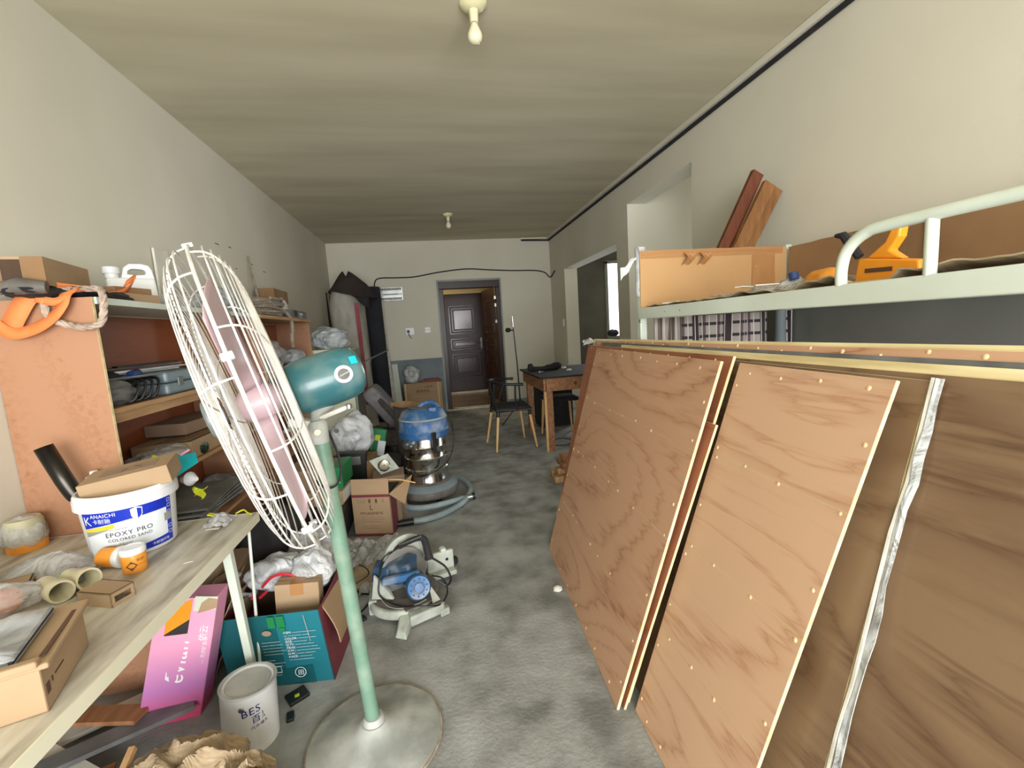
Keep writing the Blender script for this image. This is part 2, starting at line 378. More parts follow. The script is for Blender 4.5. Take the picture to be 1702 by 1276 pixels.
# ================================================================== SETTING
WL, WR, YF, YB, H = -1.48, 2.03, 7.3, -2.8, 2.742
struct('floor', MB().box(WL-.2, 5.2, YB-.2, 7.36, -.1, 0), 'floor')
struct('ceiling', MB().box(WL-.2, 5.2, YB-.2, 7.5, H, H+.1), 'ceiling')
struct('wall_left', MB().box(WL-.2, WL, YB, YF+.2, 0, H), 'wall')
def wallx(mb, x0, x1, y0, y1, holes):
    ys = sorted({y0, y1}|{h[0] for h in holes}|{h[1] for h in holes})
    for a, b in zip(ys, ys[1:]):
        h = [q for q in holes if q[0] <= a and q[1] >= b]
        if not h: mb.box(x0, x1, a, b, 0, H)
        else:
            if h[0][2] > 0: mb.box(x0, x1, a, b, 0, h[0][2])
            mb.box(x0, x1, a, b, h[0][3], H)
    return mb
def wally(mb, y0, y1, x0, x1, holes, top=H):
    xs = sorted({x0, x1}|{h[0] for h in holes}|{h[1] for h in holes})
    for a, b in zip(xs, xs[1:]):
        h = [q for q in holes if q[0] <= a and q[1] >= b]
        if not h: mb.box(a, b, y0, y1, 0, top)
        else:
            if h[0][2] > 0: mb.box(a, b, y0, y1, 0, h[0][2])
            mb.box(a, b, y0, y1, h[0][3], top)
    return mb
struct('wall_right', wallx(MB(), WR, WR+.2, YB, YF+.2, [(3.2, 4.322, 0, 2.452), (4.606, 6.522, 0, 2.122)]), 'wall')
struct('wall_far', wally(MB(), YF, YF+.2, WL, WR, [(.15, 1.165, 0, 2.11)]), 'wall')
struct('wall_back', wally(MB(), YB-.2, YB, WL-.2, WR+.2, [(-1.3, 1.9, .15, 2.3)]), 'wall')
struct('trim_1', MB().box(-1.47, .15, YF-.006, YF, 0, .892), 'wainscot')
struct('wall_right_lower', MB().box(WR-.006, WR, YB, 3.2, 0, 1.335), 'wall_grey')  # plain darker grey strip over the lower right wall
struct('baseboard_far', MB().box(1.17, 2.03, YF-.006, YF, 0, .1), 'wainscot')
# rooms beyond the openings
struct('wall_corridor', MB().box(WR+.2, 5.2, 4.322, 4.45, 0, H), 'wall')
struct('wall_corridor_near', MB().box(WR+.2, 5.2, 3.0, 3.2, 0, H), 'wall')
struct('wall_kitchen_far', wally(MB(), 7.2, 7.36, WR+.2, 5.2, [(2.99, 4.0, 1.05, 2.28)]), 'wall_backlit')
struct('wall_kitchen_right', MB().box(5.0, 5.2, 4.45, 7.36, 0, H), 'wall_backlit')
wn = thing('window_1', None, None, (3.5, 7.2, 1.05), kind='structure')
fr = MB()
for a, b in ((2.94, 2.99), (3.98, 4.03), (3.47, 3.51)): fr.box(a, b, 7.17, 7.23, 1.02, 2.3)
fr.box(2.94, 4.03, 7.17, 7.23, 2.26, 2.31).box(2.94, 4.03, 7.15, 7.23, 1.0, 1.05)
put('window_frame', fr, 'grey_metal', wn, bevel=.004)
# lobby
lb = MB(); wally(lb, 9.3, 9.4, -1.2, 2.2, [(.2, 1.12, 0, 2.06)], 2.7); lb.box(-1.3, -1.2, 7.5, 9.4, 0, 2.7); lb.box(2.2, 2.3, 7.5, 9.4, 0, 2.7); lb.box(-1.3, 2.3, 7.5, 9.4, 2.7, 2.8)
struct('wall_lobby', lb, 'lobby')
struct('floor_lobby', MB().box(-1.3, 2.3, 7.36, 9.5, -.1, -.004), 'lobby_floor')
struct('trim_3', MB().box(.15, 1.165, 7.27, 7.42, 0, .022), 'white_dusty', bevel=.003)
# entrance door set
d1 = thing('door_1', 'dark brown steel entrance door standing open outward, seen edge-on', None, (.65, 7.4, 0), kind='structure')
fm = MB().box(.151, .235, 7.331, 7.47, .02, 1.985).box(1.09, 1.164, 7.331, 7.47, .02, 1.985).box(.151, 1.164, 7.331, 7.47, 1.985, 2.109)
put('frame', fm, 'door_brown', d1, bevel=.006)
def leaf(par, o, xd, wdt, z0, z1, nrm, hi='door_hi'):
    """panelled leaf: o hinge corner, xd along width, nrm face normal"""
    o = Vector(o); xd = Vector(xd).normalized(); nr = Vector(nrm).normalized()
    def quad(a, b, c, d, t0, t1):
        P = [o+xd*x+Vector((0, 0, z)) for x, z in ((a, c), (b, c), (b, d), (a, d))]
        return [p+nr*t0 for p in P], [p+nr*t1 for p in P]
    mb = MB(); mb.hexa(*quad(0, wdt, z0, z1, -.06, 0)); put('leaf', mb, 'door_brown', par, bevel=.004)
    h = z1-z0
    for a, b, c, d in ((.19, .81, .60, .885), (.19, .85, .44, .555), (.2, .86, .165, .40)):
        x0, x1, q0, q1 = wdt*a, wdt*b, z0+h*c, z0+h*d
        mb = MB()
        for k, t in ((0, .012), (.055, .010)):
            X0, X1, Q0, Q1 = x0+k, x1-k, q0+k, q1-k; wd = .018
            mb.hexa(*quad(X0, X1, Q0, Q0+wd, 0, t)); mb.hexa(*quad(X0, X1, Q1-wd, Q1, 0, t)); mb.hexa(*quad(X0, X0+wd, Q0, Q1, 0, t)); mb.hexa(*quad(X1-wd, X1, Q0, Q1, 0, t))
        mb.hexa(*quad(x0+.1, x1-.1, q0+.1, q1-.1, 0, .014)) if q1-q0 > .3 else mb.hexa(*quad(x0+.09, x1-.09, q0+.085, q1-.085, 0, .014))
        put('panel', mb, hi, par, bevel=.004)
leaf(d1, (1.105, 7.47, .04), Vector((-.135, .93, 0)), .92, 0, 1.97, Vector((-.93, -.135, 0)))
for z in (1.78, 1.66, 1.39): put('hinge', MB().box(1.055, 1.09, 7.33, 7.37, z, z+.06), 'chrome', d1, bevel=.004)
put('closer_rod', MB().tube([(1.065, 7.34, 2.03), (1.075, 7.34, 1.84)], .004).tube([(1.075, 7.34, 1.66), (1.078, 7.34, 1.44)], .004), 'chrome', d1)
put('outer_casing', MB().box(.135, .162, 7.285, 7.33, 0, 2.095).box(1.155, 1.18, 7.285, 7.33, 0, 2.095).box(.135, 1.18, 7.285, 7.33, 2.095, 2.125), 'grey_metal', d1)
d2 = thing('door_2', 'neighbour dark brown panelled door across the lobby, closed', None, (.66, 9.3, 0), kind='structure')
leaf(d2, (.2, 9.34, .0), (1, 0, 0), .92, .0, 2.06, (0, -1, 0))
hd = MB().box(.985, 1.03, 9.265, 9.29, .9, 1.14); hd.tube([(1.0, 9.25, 1.04), (.9, 9.25, 1.045)], .009)
put('door_handle', hd, 'chrome', d2, bevel=.004)
put('sill', MB().box(.2, 1.12, 9.2, 9.28, -.003, .035), 'white_dusty', d2)
# cable trunking along the right wall and ceiling edge
tk = thing('trim_4', None, None, (2.0, 3.5, 2.7), kind='structure')
put('trunking', MB().box(1.985, 2.03, YB, 7.3, 2.705, 2.741).box(1.55, 2.0, 7.262, 7.3, 2.715, 2.741), 'wall', tk, bevel=.003)
put('cable_run', MB().tube([(2.02, YB, 2.69), (2.018, 2, 2.692), (2.02, 4, 2.689), (2.018, 7.28, 2.692), (1.56, 7.285, 2.705)], .0135), 'black_soft', tk)

WLo = bpy.data.objects['wall_left']; mb = MB()
for y, z, l in ((3.60, 2.035, .06), (3.82, 2.05, .05), (4.22, 1.98, .05), (4.50, 1.955, .07), (3.9, 1.90, .03)): mb.box(-1.4802, -1.4790, y, y+l, z, z+.006)
put('scuff', mb, 'dark_stuff', WLo, kind='stuff')
# ------------------------------------------------------------------ wall fittings
def lamp(x, y, lab):
    t = thing('ceiling_lamp', lab, 'lamp', (x, y, H), 'bare bulb lamps on the ceiling')
    put('base', MB().lathe([(.0, 0), (.062, 0), (.060, -.012), (.042, -.028), (.024, -.034), (.0, -.034)][::-1], (x, y, H)), 'porcelain', t, smooth=1)
    put('socket', MB().lathe([(0, -.085), (.018, -.085), (.021, -.034), (0, -.034)], (x, y, H)), 'porcelain', t, smooth=1)
    put('bulb', MB().lathe([(0, -.172), (.014, -.170), (.027, -.160), (.033, -.144), (.032, -.130), (.023, -.108), (.014, -.088), (0, -.086)], (x, y, H)), 'glass_bulb', t, smooth=1)
lamp(.303, 2.14, 'bare white bulb in a porcelain holder on the ceiling, the near one')
lamp(.317, 5.72, 'bare white bulb in a porcelain holder on the ceiling, the far one')
put('power_cable', MB().tube([(-.816, 7.288, 2.04), (-.812, 7.288, 2.12), (-.74, 7.288, 2.192), (-.45, 7.288, 2.19), (-.185, 7.288, 2.194), (.2, 7.288, 2.25), (.634, 7.288, 2.283), (1.0, 7.288, 2.255), (1.371, 7.288, 2.228), (1.75, 7.288, 2.215), (1.93, 7.288, 2.175), (2.01, 7.25, 2.09), (2.015, 6.98, 2.16)], .009, smooth=5), 'black_soft',
    label='black cable run loosely across the end wall above the door', cat='cable', smooth=1)
t = thing('distribution_board', 'open silver electrical board with terminal rows beside the dark roll', 'electrical box', (-.58, 7.3, 1.84))
put('back_plate', MB().box(-.765, -.394, 7.28, 7.299, 1.84, 2.05), 'steel', t, bevel=.003)
for z in (1.852, 2.0):
    mb = MB()
    for k in range(14): mb.box(-.755+k*.0245, -.738+k*.0245, 7.262, 7.28, z, z+.035)
    put('terminal_row', mb, 'black', t)
put('rail', MB().box(-.75, -.41, 7.268, 7.28, 1.925, 1.95), 'white_plastic', t)
put('label_strip', MB().box(-.70, -.47, 7.266, 7.268, 1.933, 1.942), 'ink_dark', t)
for i, (x, z, lab) in enumerate(((-.356, 1.29, 'white wall socket with a black plug lead hanging from it'), (-.06, 1.305, 'small white two-pin wall socket nearest the door'))):
    t = thing('wall_socket', lab, 'socket', (x, 7.3, z), 'wall sockets on the end wall')
    if i == 0:
        put('plate', MB().box(x-.05, x+.08, 7.29, 7.299, z, z+.11), 'white_plastic', t, bevel=.003)
        put('plug', MB().box(x-.03, x+.01, 7.26, 7.29, z+.035, z+.075), 'black', t, bevel=.004)
        put('lead', MB().tube([(x-.01, 7.26, z+.04), (x-.005, 7.25, z), (x+.03, 7.27, z-.06)], .005, smooth=5), 'black', t)
    else:
        put('plate', MB().box(x-.045, x+.045, 7.29, 7.299, z, z+.09), 'white_plastic', t, bevel=.003)
        put('socket_holes', MB().box(x-.022, x-.012, 7.287, 7.29, z+.04, z+.055).box(x+.012, x+.022, 7.287, 7.29, z+.04, z+.055), 'black', t)
put('light_switch', MB().box(2.015, 2.029, 6.62, 6.70, 1.27, 1.38), 'white_plastic', label='white light switch on the right wall before the far opening', cat='switch', bevel=.003)

# ================================================================== PLYWOOD SHEETS
def lerp(a, b, t): return a+(b-a)*t
def sheet(label, BL, BR, TR_, TL, th, face, strips=1, plugs=(), name='plywood_sheet', grp='plywood sheets leaning on the bed frame', edge='ply_edge'):
    """corners seen from the room: far foot, near foot, near top, far top"""
    BL, BR, TR_, TL = map(Vector, (BL, BR, TR_, TL))
    n = ((BR-BL).cross(TL-BL)).normalized()
    if n.x > 0: n = -n
    def P(u, v, d=0): return lerp(lerp(BL, BR, u), lerp(TL, TR_, u), v)+n*d
    t = thing(name, label, 'plywood sheet', (BL+BR)/2, grp)
    c = MB().hexa([P(0, 0, -th), P(1, 0, -th), P(1, 1, -th), P(0, 1, -th)], [P(0, 0, -.0012), P(1, 0, -.0012), P(1, 1, -.0012), P(0, 1, -.0012)])
    put('core', c, edge, t)
    g = .0009
    for k in range(strips):
        a, b = k/strips, (k+1)/strips
        a += g if k else .0008; b -= g if k < strips-1 else .0008
        put('panel', MB().hexa([P(.0006, a, -.0012), P(.9994, a, -.0012), P(.9994, b, -.0012), P(.0006, b, -.0012)], [P(.0006, a), P(.9994, a), P(.9994, b), P(.0006, b)]), face, t)
    if plugs:
        mb = MB()
        for i, (u, v) in enumerate(plugs):
            r = .0045+.0025*((i*37) % 7)/7
            mb.lathe([(0, .0018), (r*.7, .0014), (r, 0)], P(u, v), n, seg=8)
        put('nail_plug', mb, 'plug', t, kind='stuff', smooth=1)
    return t
rnd = random.Random(4)
def plugset(strips, nu, edge=.03):
    out = [((i+.5)/nu+rnd.uniform(-.02, .02), 1-.022+rnd.uniform(-.004, .004)) for i in range(nu)]
    out += [((i+.5)/nu+rnd.uniform(-.03, .03), .02) for i in range(nu)]
    for k in range(1, strips):
        out += [((i+.4)/nu+rnd.uniform(-.05, .05), k/strips+rnd.uniform(-.006, .006)) for i in range(nu-1)]
    for k in range(7): out += [(edge*.6, .07+k*.14+rnd.uniform(-.03, .03)), (1-edge*.7, .06+k*.14+rnd.uniform(-.03, .03))]
    return out
sheet('front plywood sheet of the stack, four plank strips, foot on the open floor', (.568, 2.385, .002), (.505, 1.267, .002), (.9, 1.268, 1.152), (.97, 2.533, 1.147), .010, 'ply_a', 4, plugset(4, 7))
sheet('short plywood sheet wedged just behind the front one', (.58, 2.30, .002), (.528, 1.262, .002), (.858, 1.235, .955), (.90, 2.2, .955), .009, 'ply_red', 1)
sheet('reddish plywood sheet behind the front one, its top strip and pale near edge showing', (.625, 2.50, .002), (.550, 1.285, .002), (.958, 1.285, 1.163), (1.0, 2.76, 1.157), .010, 'ply_red', 1, [(i/9+.05, .985) for i in range(9)])
sheet('narrow plywood sheet with plank strips beside the front one, pale near edge', (.564, 1.250, .002), (.557, .798, .002), (.947, .76, 1.140), (.957, 1.253, 1.143), .010, 'ply_b', 4, plugset(4, 4, .05))
p3 = sheet('dark plywood sheet with a film-wrapped near edge behind the narrow one', (.610, 1.40, .002), (.620, .682, .002), (1.0, .737, 1.138), (.992, 1.40, 1.145), .010, 'ply_dark', 1)
a_, b_ = Vector((.628, .678, .0)), Vector((1.006, .732, 1.142)); rnd.seed(3)
pts = [lerp(a_, b_, i/22)+Vector((rnd.uniform(-.004, .004), rnd.uniform(-.003, .002), 0)) for i in range(23)]
mb = MB(); N_ = Vector((-.93, -.1, .31)).normalized()
wv = [.015+.009*noise.noise(Vector((i*.45, 3, 1))) for i in range(23)]
mb._a([p+N_*.006+Vector((0, -.006-wv[i]*k, 0))+N_*(.002*sin(k*3.1+i*.4)) for i, p in enumerate(pts) for k in (0, .5, 1)],
      [(3*i+k, 3*i+k+1, 3*i+4+k, 3*i+3+k) for i in range(22) for k in (0, 1)])
put('edge_film', mb, 'bag_white', p3, label='torn white film along the near edge', solid=.0015)
put('edge_tape', MB().tube([p+N_*.005 for p in pts[::2]], .0045, 6), 'white_dusty', p3)
sheet('large glossy brown plywood sheet nearest the camera, running out of frame at right', (.655, 1.95, .002), (.655, .12, .002), (1.012, .12, 1.150), (1.012, 1.95, 1.150), .010, 'ply_dark', 1)
sheet('pale-faced sheet whose light top strip shows above the large glossy brown sheet', (.672, 2.30, .002), (.672, .12, .002), (1.024, .12, 1.170), (1.024, 2.30, 1.168), .008, 'ply_edge', 1)
sheet('film-wrapped grey sheet, a thin lavender-grey strip above the pale-faced one', (.69, 2.62, .002), (.69, .12, .002), (1.034, .12, 1.181), (1.034, 2.62, 1.176), .007, 'dusty_plastic', 1, edge='dusty_plastic')
sheet('brown plywood sheet second from the bed, pale plugs along its top', (.71, 2.74, .002), (.71, .12, .002), (1.044, .12, 1.203), (1.044, 2.74, 1.184), .008, 'ply_a', 1, [(i/26+.02, .990+.005*((i*5) % 3-1)) for i in range(26)])
sheet('rearmost plywood sheet of the stack touching the bed, pale top edge line', (.73, 2.80, .002), (.73, .12, .002), (1.056, .12, 1.213), (1.056, 2.80, 1.192), .012, 'ply_edge', 1)
put('film_scrap', MB().grid(lambda u, v: (.975+.05*v+.01*sin(9*u), 2.70+.12*u, 1.168+.016*sin(7*u+4*v)+.02*v), 8, 5), 'film', label='scrap of clear film caught on the far top corner of the plywood stack', cat='film', solid=.002)

# ================================================================== BUNK BED
BX, BF = 1.09, 2.22
bed = thing('bunk_bed', 'white steel bunk bed along the right wall, upper deck walled in with cardboard', 'bed', (1.55, 1.2, 0))
for x in (BX+.02, 1.985):
    put('post', MB().box(x-.019, x+.019, BF-.019, BF+.019, 0, 1.66), 'white_paint', bed, bevel=.004)
    put('post', MB().box(x-.019, x+.019, .23, .268, 0, 1.66), 'white_paint', bed, bevel=.004)
put('side_rail', MB().box(BX-.012, BX+.02, .27, BF-.02, 1.303, 1.358), 'white_paint', bed, bevel=.004)
put('side_rail', MB().box(1.965, 1.985, .27, BF-.02, 1.303, 1.358), 'white_paint', bed, bevel=.004)
put('end_rail', MB().box(BX+.03, 1.97, BF-.012, BF+.012, 1.31, 1.355), 'white_paint', bed, bevel=.004)
put('end_rail', MB().box(BX+.03, 1.97, BF-.012, BF+.012, .35, .39), 'white_paint', bed, bevel=.004)
put('side_rail', MB().box(BX-.01, BX+.02, .27, BF-.02, .33, .385), 'white_paint', bed, bevel=.004)
put('deck', MB().box(BX+.02, 1.965, .24, BF-.02, 1.318, 1.334), 'pine', bed)
put('deck', MB().box(BX+.02, 1.965, .24, BF-.02, .385, .40), 'pine', bed)
g = MB().tube([(BX, 1.03, 1.355), (BX, 1.03, 1.40), (BX, 1.015, 1.445), (BX, .97, 1.478), (BX, .90, 1.486), (BX, .6, 1.486), (BX, .3, 1.486)], .0145, 10, smooth=6)
put('guard_rail', g, 'white_paint', bed, smooth=1)
put('guard_post', MB().tube([(BX, .815, 1.355), (BX, .815, 1.478)], .0125, 10), 'white_paint', bed, smooth=1)
put('bolt', MB().lathe([(0, .006), (.008, .005), (.009, 0)], (BX-.0, BF-.02, 1.29), (-1, 0, 0), 10), 'steel', bed, smooth=1)
hole = MB()
for y in (1.93, 1.80): hole.lathe([(0, .001), (.003, .0005), (.0031, 0)], (BX-.012, y, 1.33), (-1, 0, 0), 8)
put('rail_hole', hole, 'black', bed)
# cardboard walls on the upper deck
def wavy(p0, p1, z0, z1, th, nx=16, amp=.004, seed=0, top=.004):
    p0, p1 = Vector(p0), Vector(p1); d = (p1-p0); nrm = Vector((-d.y, d.x, 0)).normalized()
    f = lambda u, v: lerp(p0, p1, u)+nrm*(amp*noise.noise(Vector((u*4+seed, v*2, seed))))+Vector((0, 0, lerp(z0, z1, v)+(top*noise.noise(Vector((u*9, seed, 2))) if v > .9 else 0)))
    return MB().grid(f, nx, 6)
cw = thing('cardboard_screen', 'orange-brown cardboard end wall taped upright on the upper bed', 'cardboard', (1.55, BF-.03, 1.36))
put('board', wavy((BX+.0, BF-.03, 0), (1.955, BF-.03, 0), 1.345, 1.645, .006, seed=2), 'cardboard_orange', cw, solid=.006)
put('tape', wavy((BX+.005, BF-.036, 0), (1.93, BF-.036, 0), 1.612, 1.65, .002, seed=2), 'tape', cw, solid=.001)
put('tape', wavy((1.74, BF-.037, 0), (1.88, BF-.037, 0), 1.42, 1.61, .002, 6, seed=5), 'tape', cw, solid=.001)
for x, z in ((1.33, 1.60), (1.42, 1.598)):
    put('tape_tab', MB().grid(lambda u, v, x=x, z=z: (x+.05*u+.008*sin(5*v), BF-.05-.02*sin(4*v+u), z+.03-.065*v+.008*sin(6*u)), 5, 6), 'tape', cw, solid=.001)
put('paper_label', MB().box(1.20, 1.30, BF-.05, BF-.046, 1.362, 1.382, RY(-4)), 'paper', cw)
cw = thing('cardboard_screen', 'long brown cardboard side wall standing against the right wall on the upper bed', 'cardboard', (1.97, 1.2, 1.36))
put('board', wavy((1.957, BF-.05, 0), (1.957, 1.47, 0), 1.345, 1.64, .006, 10, seed=7), 'cardboard_dark', cw, solid=.006)
put('board', wavy((1.95, 1.48, 0), (1.95, .25, 0), 1.345, 1.64, .006, 14, seed=9), 'cardboard_dark', cw, solid=.006)
# flattened carton lining with a torn edge curling over the rail
def lining(u, v):
    y = lerp(.26, 2.15, u); x = lerp(BX+.012, 1.94, v)
    e = max(0, 1-v*7)
    bumpy = .030+.024*noise.noise(Vector((u*9, 1, 5)))+.018*noise.noise(Vector((u*31, 4, 5)))
    lift = e*bumpy*(1.0 if u < .5 else .6)
    if .335 < u < .42: lift = e*.012
    return (x+.006*noise.noise(Vector((u*20, 8, 1)))*e, y, 1.348+lift+.002*noise.noise(Vector((u*8, v*5, 0))))
put('carton_lining', MB().grid(lining, 90, 14), 'cardboard_old', label='flattened old carton lining the upper bed with a torn curling edge', cat='cardboard', solid=.004)
# wrapping film wound on the end post
wr = thing('film_wrap', 'white plastic film wound round the far bed post, tail fluttering left', 'film', (BX+.02, BF, 1.41))
mb = MB(); pr = [(.027+.006*noise.noise(Vector((0, z*30, 1))), z) for z in [1.42+.012*i for i in range(22)]]
mb.lathe(pr, (BX+.018, BF, 0), seg=12); put('winding', mb, 'bag_white', wr, smooth=1)
put('tail', MB().grid(lambda u, v: (BX-.01-.075*u, BF-.01+.03*u, 1.62-.085*u+.045*(v-.5)*(.4+u)+.008*sin(9*u+5*v)), 12, 6), 'bag_white', wr, solid=.002)
# curtains at the bed's far end
def curtain(x0, x1, y, z0, z1, nf, amp, ph=0, nx=60):
    return MB().grid(lambda u, v: (lerp(x0, x1, u)+.02*(1-v)*sin(ph+u*3), y+amp*sin(u*nf*2*pi+ph)+.006*sin(v*5+u*9), lerp(z0, z1, v)), nx, 12)
put('striped_cloth', curtain(1.135, 1.29, 2.14, .45, 1.30, 5, .014), 'stripe_cloth', label='brown and white striped cloth hanging at the far end of the lower bunk', cat='cloth', solid=.003, smooth=1)
put('checked_cloth', curtain(1.29, 1.83, 2.16, .45, 1.30, 4, .016, 1), 'plaid_cloth', label='grey checked cloth hanging beside the striped one under the upper bunk', cat='cloth', solid=.003, smooth=1)
put('checked_cloth', curtain(1.905, 1.955, 2.14, .45, 1.30, 2, .01, 2, 20), 'plaid_cloth', label='narrow strip of checked cloth right of the grey tube', cat='cloth', solid=.003, smooth=1)
put('metal_tube', MB().tube([(1.865, 2.12, .40), (1.865, 2.12, 1.303)], .026, 14), 'wainscot', label='grey upright tube beside the checked cloth under the upper bunk', cat='tube', smooth=1)
# things on the upper bed
ot = thing('caulking_gun', 'orange plastic tool with a slanting handle lying on the upper bunk', 'tool', (1.3, 1.1, 1.36))
def OT(pts, y0, th): return MB().prism([(x, y0, z) for x, z in pts], (0, th, 0))
prof = lambda x0, th, pts: MB().prism([(x0, y, z) for y, z in pts], (th, 0, 0))
put('body', prof(1.25, .045, [(1.14, 1.366), (1.128, 1.436), (1.05, 1.424), (.962, 1.408), (.958, 1.366)]), 'orange_tool', ot, bevel=.005)
put('handle', prof(1.258, .03, [(1.112, 1.434), (1.06, 1.47), (1.042, 1.506), (1.018, 1.508), (1.022, 1.478), (1.045, 1.446), (1.01, 1.418)]), 'orange_tool', ot, bevel=.005)
put('slot', prof(1.2485, .003, [(1.106, 1.392), (1.106, 1.404), (1.028, 1.400), (1.028, 1.388)]), 'ink_brown', ot)
put('trigger', MB().tube([(1.24, 1.195, 1.515), (1.24, 1.17, 1.512), (1.24, 1.145, 1.48), (1.245, 1.12, 1.44)], [.006, .012, .014, .012], 8), 'black_soft', ot, smooth=1)
put('film_sheet', MB().grid(lambda u, v: (1.14+.22*v+.02*sin(9*u), 1.22+.50*u, 1.362+.03*abs(sin(5*u+2*v))*(.4+v)+.02*noise.noise(Vector((u*9, v*6, 1)))), 24, 10), 'film', label='crumpled clear film lying on the upper bunk against the cardboard', cat='film', solid=.001)
put('packet', MB().blob((1.5, 1.49, 1.40), (.05, .085, .05), 4, .12), 'orange_plastic', label='orange packet on the upper bunk behind the clear film', cat='packet', smooth=1)
put('packet', MB().blob((1.49, 1.63, 1.385), (.05, .06, .045), 9, .3), 'bag_silver', label='small silver packet with a blue top beside the orange packet', cat='packet', smooth=1)
put('bottle_cap', MB().lathe([(0, 0), (.018, 0), (.018, .03), (0, .03)], (1.47, 1.60, 1.42), (0, .3, 1), 12), 'navy', label='small blue cap on the silver packet on the upper bunk', cat='cap', smooth=1)
for x, y, a in ((1.2, 1.50, 20), (1.18, 1.62, -30), (1.22, 1.40, 50)):
    pass
mb = MB(); mb.box(1.14, 1.21, 1.50, 1.53, 1.395, 1.399, RZ(20)).box(1.14, 1.22, 1.40, 1.42, 1.392, 1.396, RZ(-15))
put('paper_scrap', mb, 'paper', label='white paper scraps lying on the clear film on the upper bunk', cat='paper')
# timber offcuts standing behind the cardboard end wall
def plank(p0, p1, w_, th, m, lab, wdir=(1, 0, 0)):
    p0, p1 = Vector(p0), Vector(p1); d = (p1-p0).normalized(); wd = Vector(wdir); wd = (wd-d*wd.dot(d)).normalized(); n = d.cross(wd)
    c = lambda p: [p-wd*w_/2-n*th/2, p+wd*w_/2-n*th/2, p+wd*w_/2+n*th/2, p-wd*w_/2+n*th/2]
    return put('timber_offcut', MB().hexa(c(p0), c(p1)), m, label=lab, cat='timber', group='timber pieces leaning behind the cardboard', bevel=.003)
plank((1.50, 2.315, 1.36), (1.875, 2.315, 2.075), .07, .03, 'timber_red', 'dark red timber piece leaning above the cardboard, the tallest and leftmost')
plank((1.55, 2.26, 1.36), (1.905, 2.262, 2.0), .07, .030, 'timber_tan', 'tan timber piece with a split end, middle of the three leaning above the cardboard')
plank((1.62, 2.285, 1.36), (1.975, 2.285, 1.985), .075, .012, 'timber_tan', 'honey brown timber piece, right of the three leaning above the cardboard')
put('metal_strip', MB().hexa([(1.715, 2.31, 1.36), (1.735, 2.31, 1.36), (1.735, 2.34, 1.36), (1.715, 2.34, 1.36)], [(1.955, 2.31, 1.905), (1.975, 2.31, 1.905), (1.975, 2.34, 1.905), (1.955, 2.34, 1.905)]), 'grey_metal', label='thin grey metal strip leaning right of the timber pieces', cat='metal strip', bevel=.001)

# ================================================================== LEFT TABLE
TZ = .655
tb = thing('folding_table', 'long folding table with scratched marbled top and pale edge along the left wall', 'table', (-1.1, 1.1, 0))
put('top', MB().box(-1.478, -.722, .28, 1.785, TZ-.03, TZ), 'laminate', tb)
put('edge_band', MB().box(-.7215, -.717, .28, 1.785, TZ-.034, TZ+.0006).box(-1.478, -.717, 1.7855, 1.789, TZ-.034, TZ+.0006), 'laminate_edge', tb)
for y0, y1, x in ((1.58, 1.645, -.75), (.45, .40, -.75), (1.58, 1.645, -1.42), (.45, .40, -1.42)):
    put('leg', MB().hexa([(x-.012, y1-.012, 0), (x+.012, y1-.012, 0), (x+.012, y1+.012, 0), (x-.012, y1+.012, 0)], [(x-.014, y0-.014, TZ-.032), (x+.014, y0-.014, TZ-.032), (x+.014, y0+.014, TZ-.032), (x-.014, y0+.014, TZ-.032)]), 'white_paint', tb, bevel=.003)
put('brace', MB().tube([(-.742, 1.745, TZ-.034), (-.742, 1.67, .05)], .0055, 8), 'white_paint', tb)
# white pail
PC, PR = (-1.035, 1.615), lambda z: .112+.016*(z-TZ)/.215
pail = thing('paint_pail', 'large white plastic pail with blue and white label on the folding table', 'bucket', (PC[0], PC[1], TZ))
put('body', MB().lathe([(0, .002), (.108, .002), (.112, .008), (PR(TZ+.19), .19), (.130, .191), (.132, .197), (.132, .206), (.127, .214), (.122, .214), (.120, .19), (.108, .03), (0, .03)], (PC[0], PC[1], TZ), seg=48), 'white_plastic', pail, smooth=1)
put('rim', MB().lathe([(.129, .168), (.1345, .168), (.1345, .196), (.130, .198)], (PC[0], PC[1], TZ), seg=48), 'white_plastic', pail, smooth=1)
THV = math.atan2(-PC[1], -PC[0])            # side of the pail facing the room
def band(z0, z1, a0, a1, off, m, name='label_band', wave=None, seg=40):
    mb = MB(); vs = []
    for i in range(seg+1):
        t = a0+(a1-a0)*i/seg
        zz0, zz1 = (z0, z1) if wave is None else wave(i/seg)
        for z in (zz0, zz1): r = PR(z)+off; vs.append((PC[0]+r*cos(t), PC[1]+r*sin(t), z))
    mb._a(vs, [(2*i, 2*i+2, 2*i+3, 2*i+1) for i in range(seg)])
    return put(name, mb, m, pail, smooth=1)
A0, A1 = THV-1.12, THV+.95
band(TZ+.015, TZ+.168, A0, A1, .0006, 'label_white')
band(0, 0, A0, A1, .0010, 'label_blue', wave=lambda u: (TZ+.112+.022*sin(pi*u)*.4+.018*u, TZ+.168))
band(0, 0, A0, A0+.75, .0011, 'label_yellow', wave=lambda u: (TZ+.101+.010*u, TZ+.112+.012*u))
band(0, 0, A0, A0+.62, .0010, 'label_grey', wave=lambda u: (TZ+.085+.022*u, TZ+.101+.0105*u))
band(0, 0, A0+1.05, A1, .0010, 'label_blue', wave=lambda u: (TZ+.015, TZ+.034+.008*u))
band(TZ+.015, TZ+.14, A1-.16, A1, .0012, 'label_blue')
band(TZ+.085, TZ+.112, A1-.25, A1-.02, .0020, 'label_grey', name='sticker')
band(TZ+.174, TZ+.192, THV-.62, THV-.05, .0085, 'white_plastic', name='rim_tab')
bend = lambda th: (PC, lambda z: PR(z)+.0008, th)
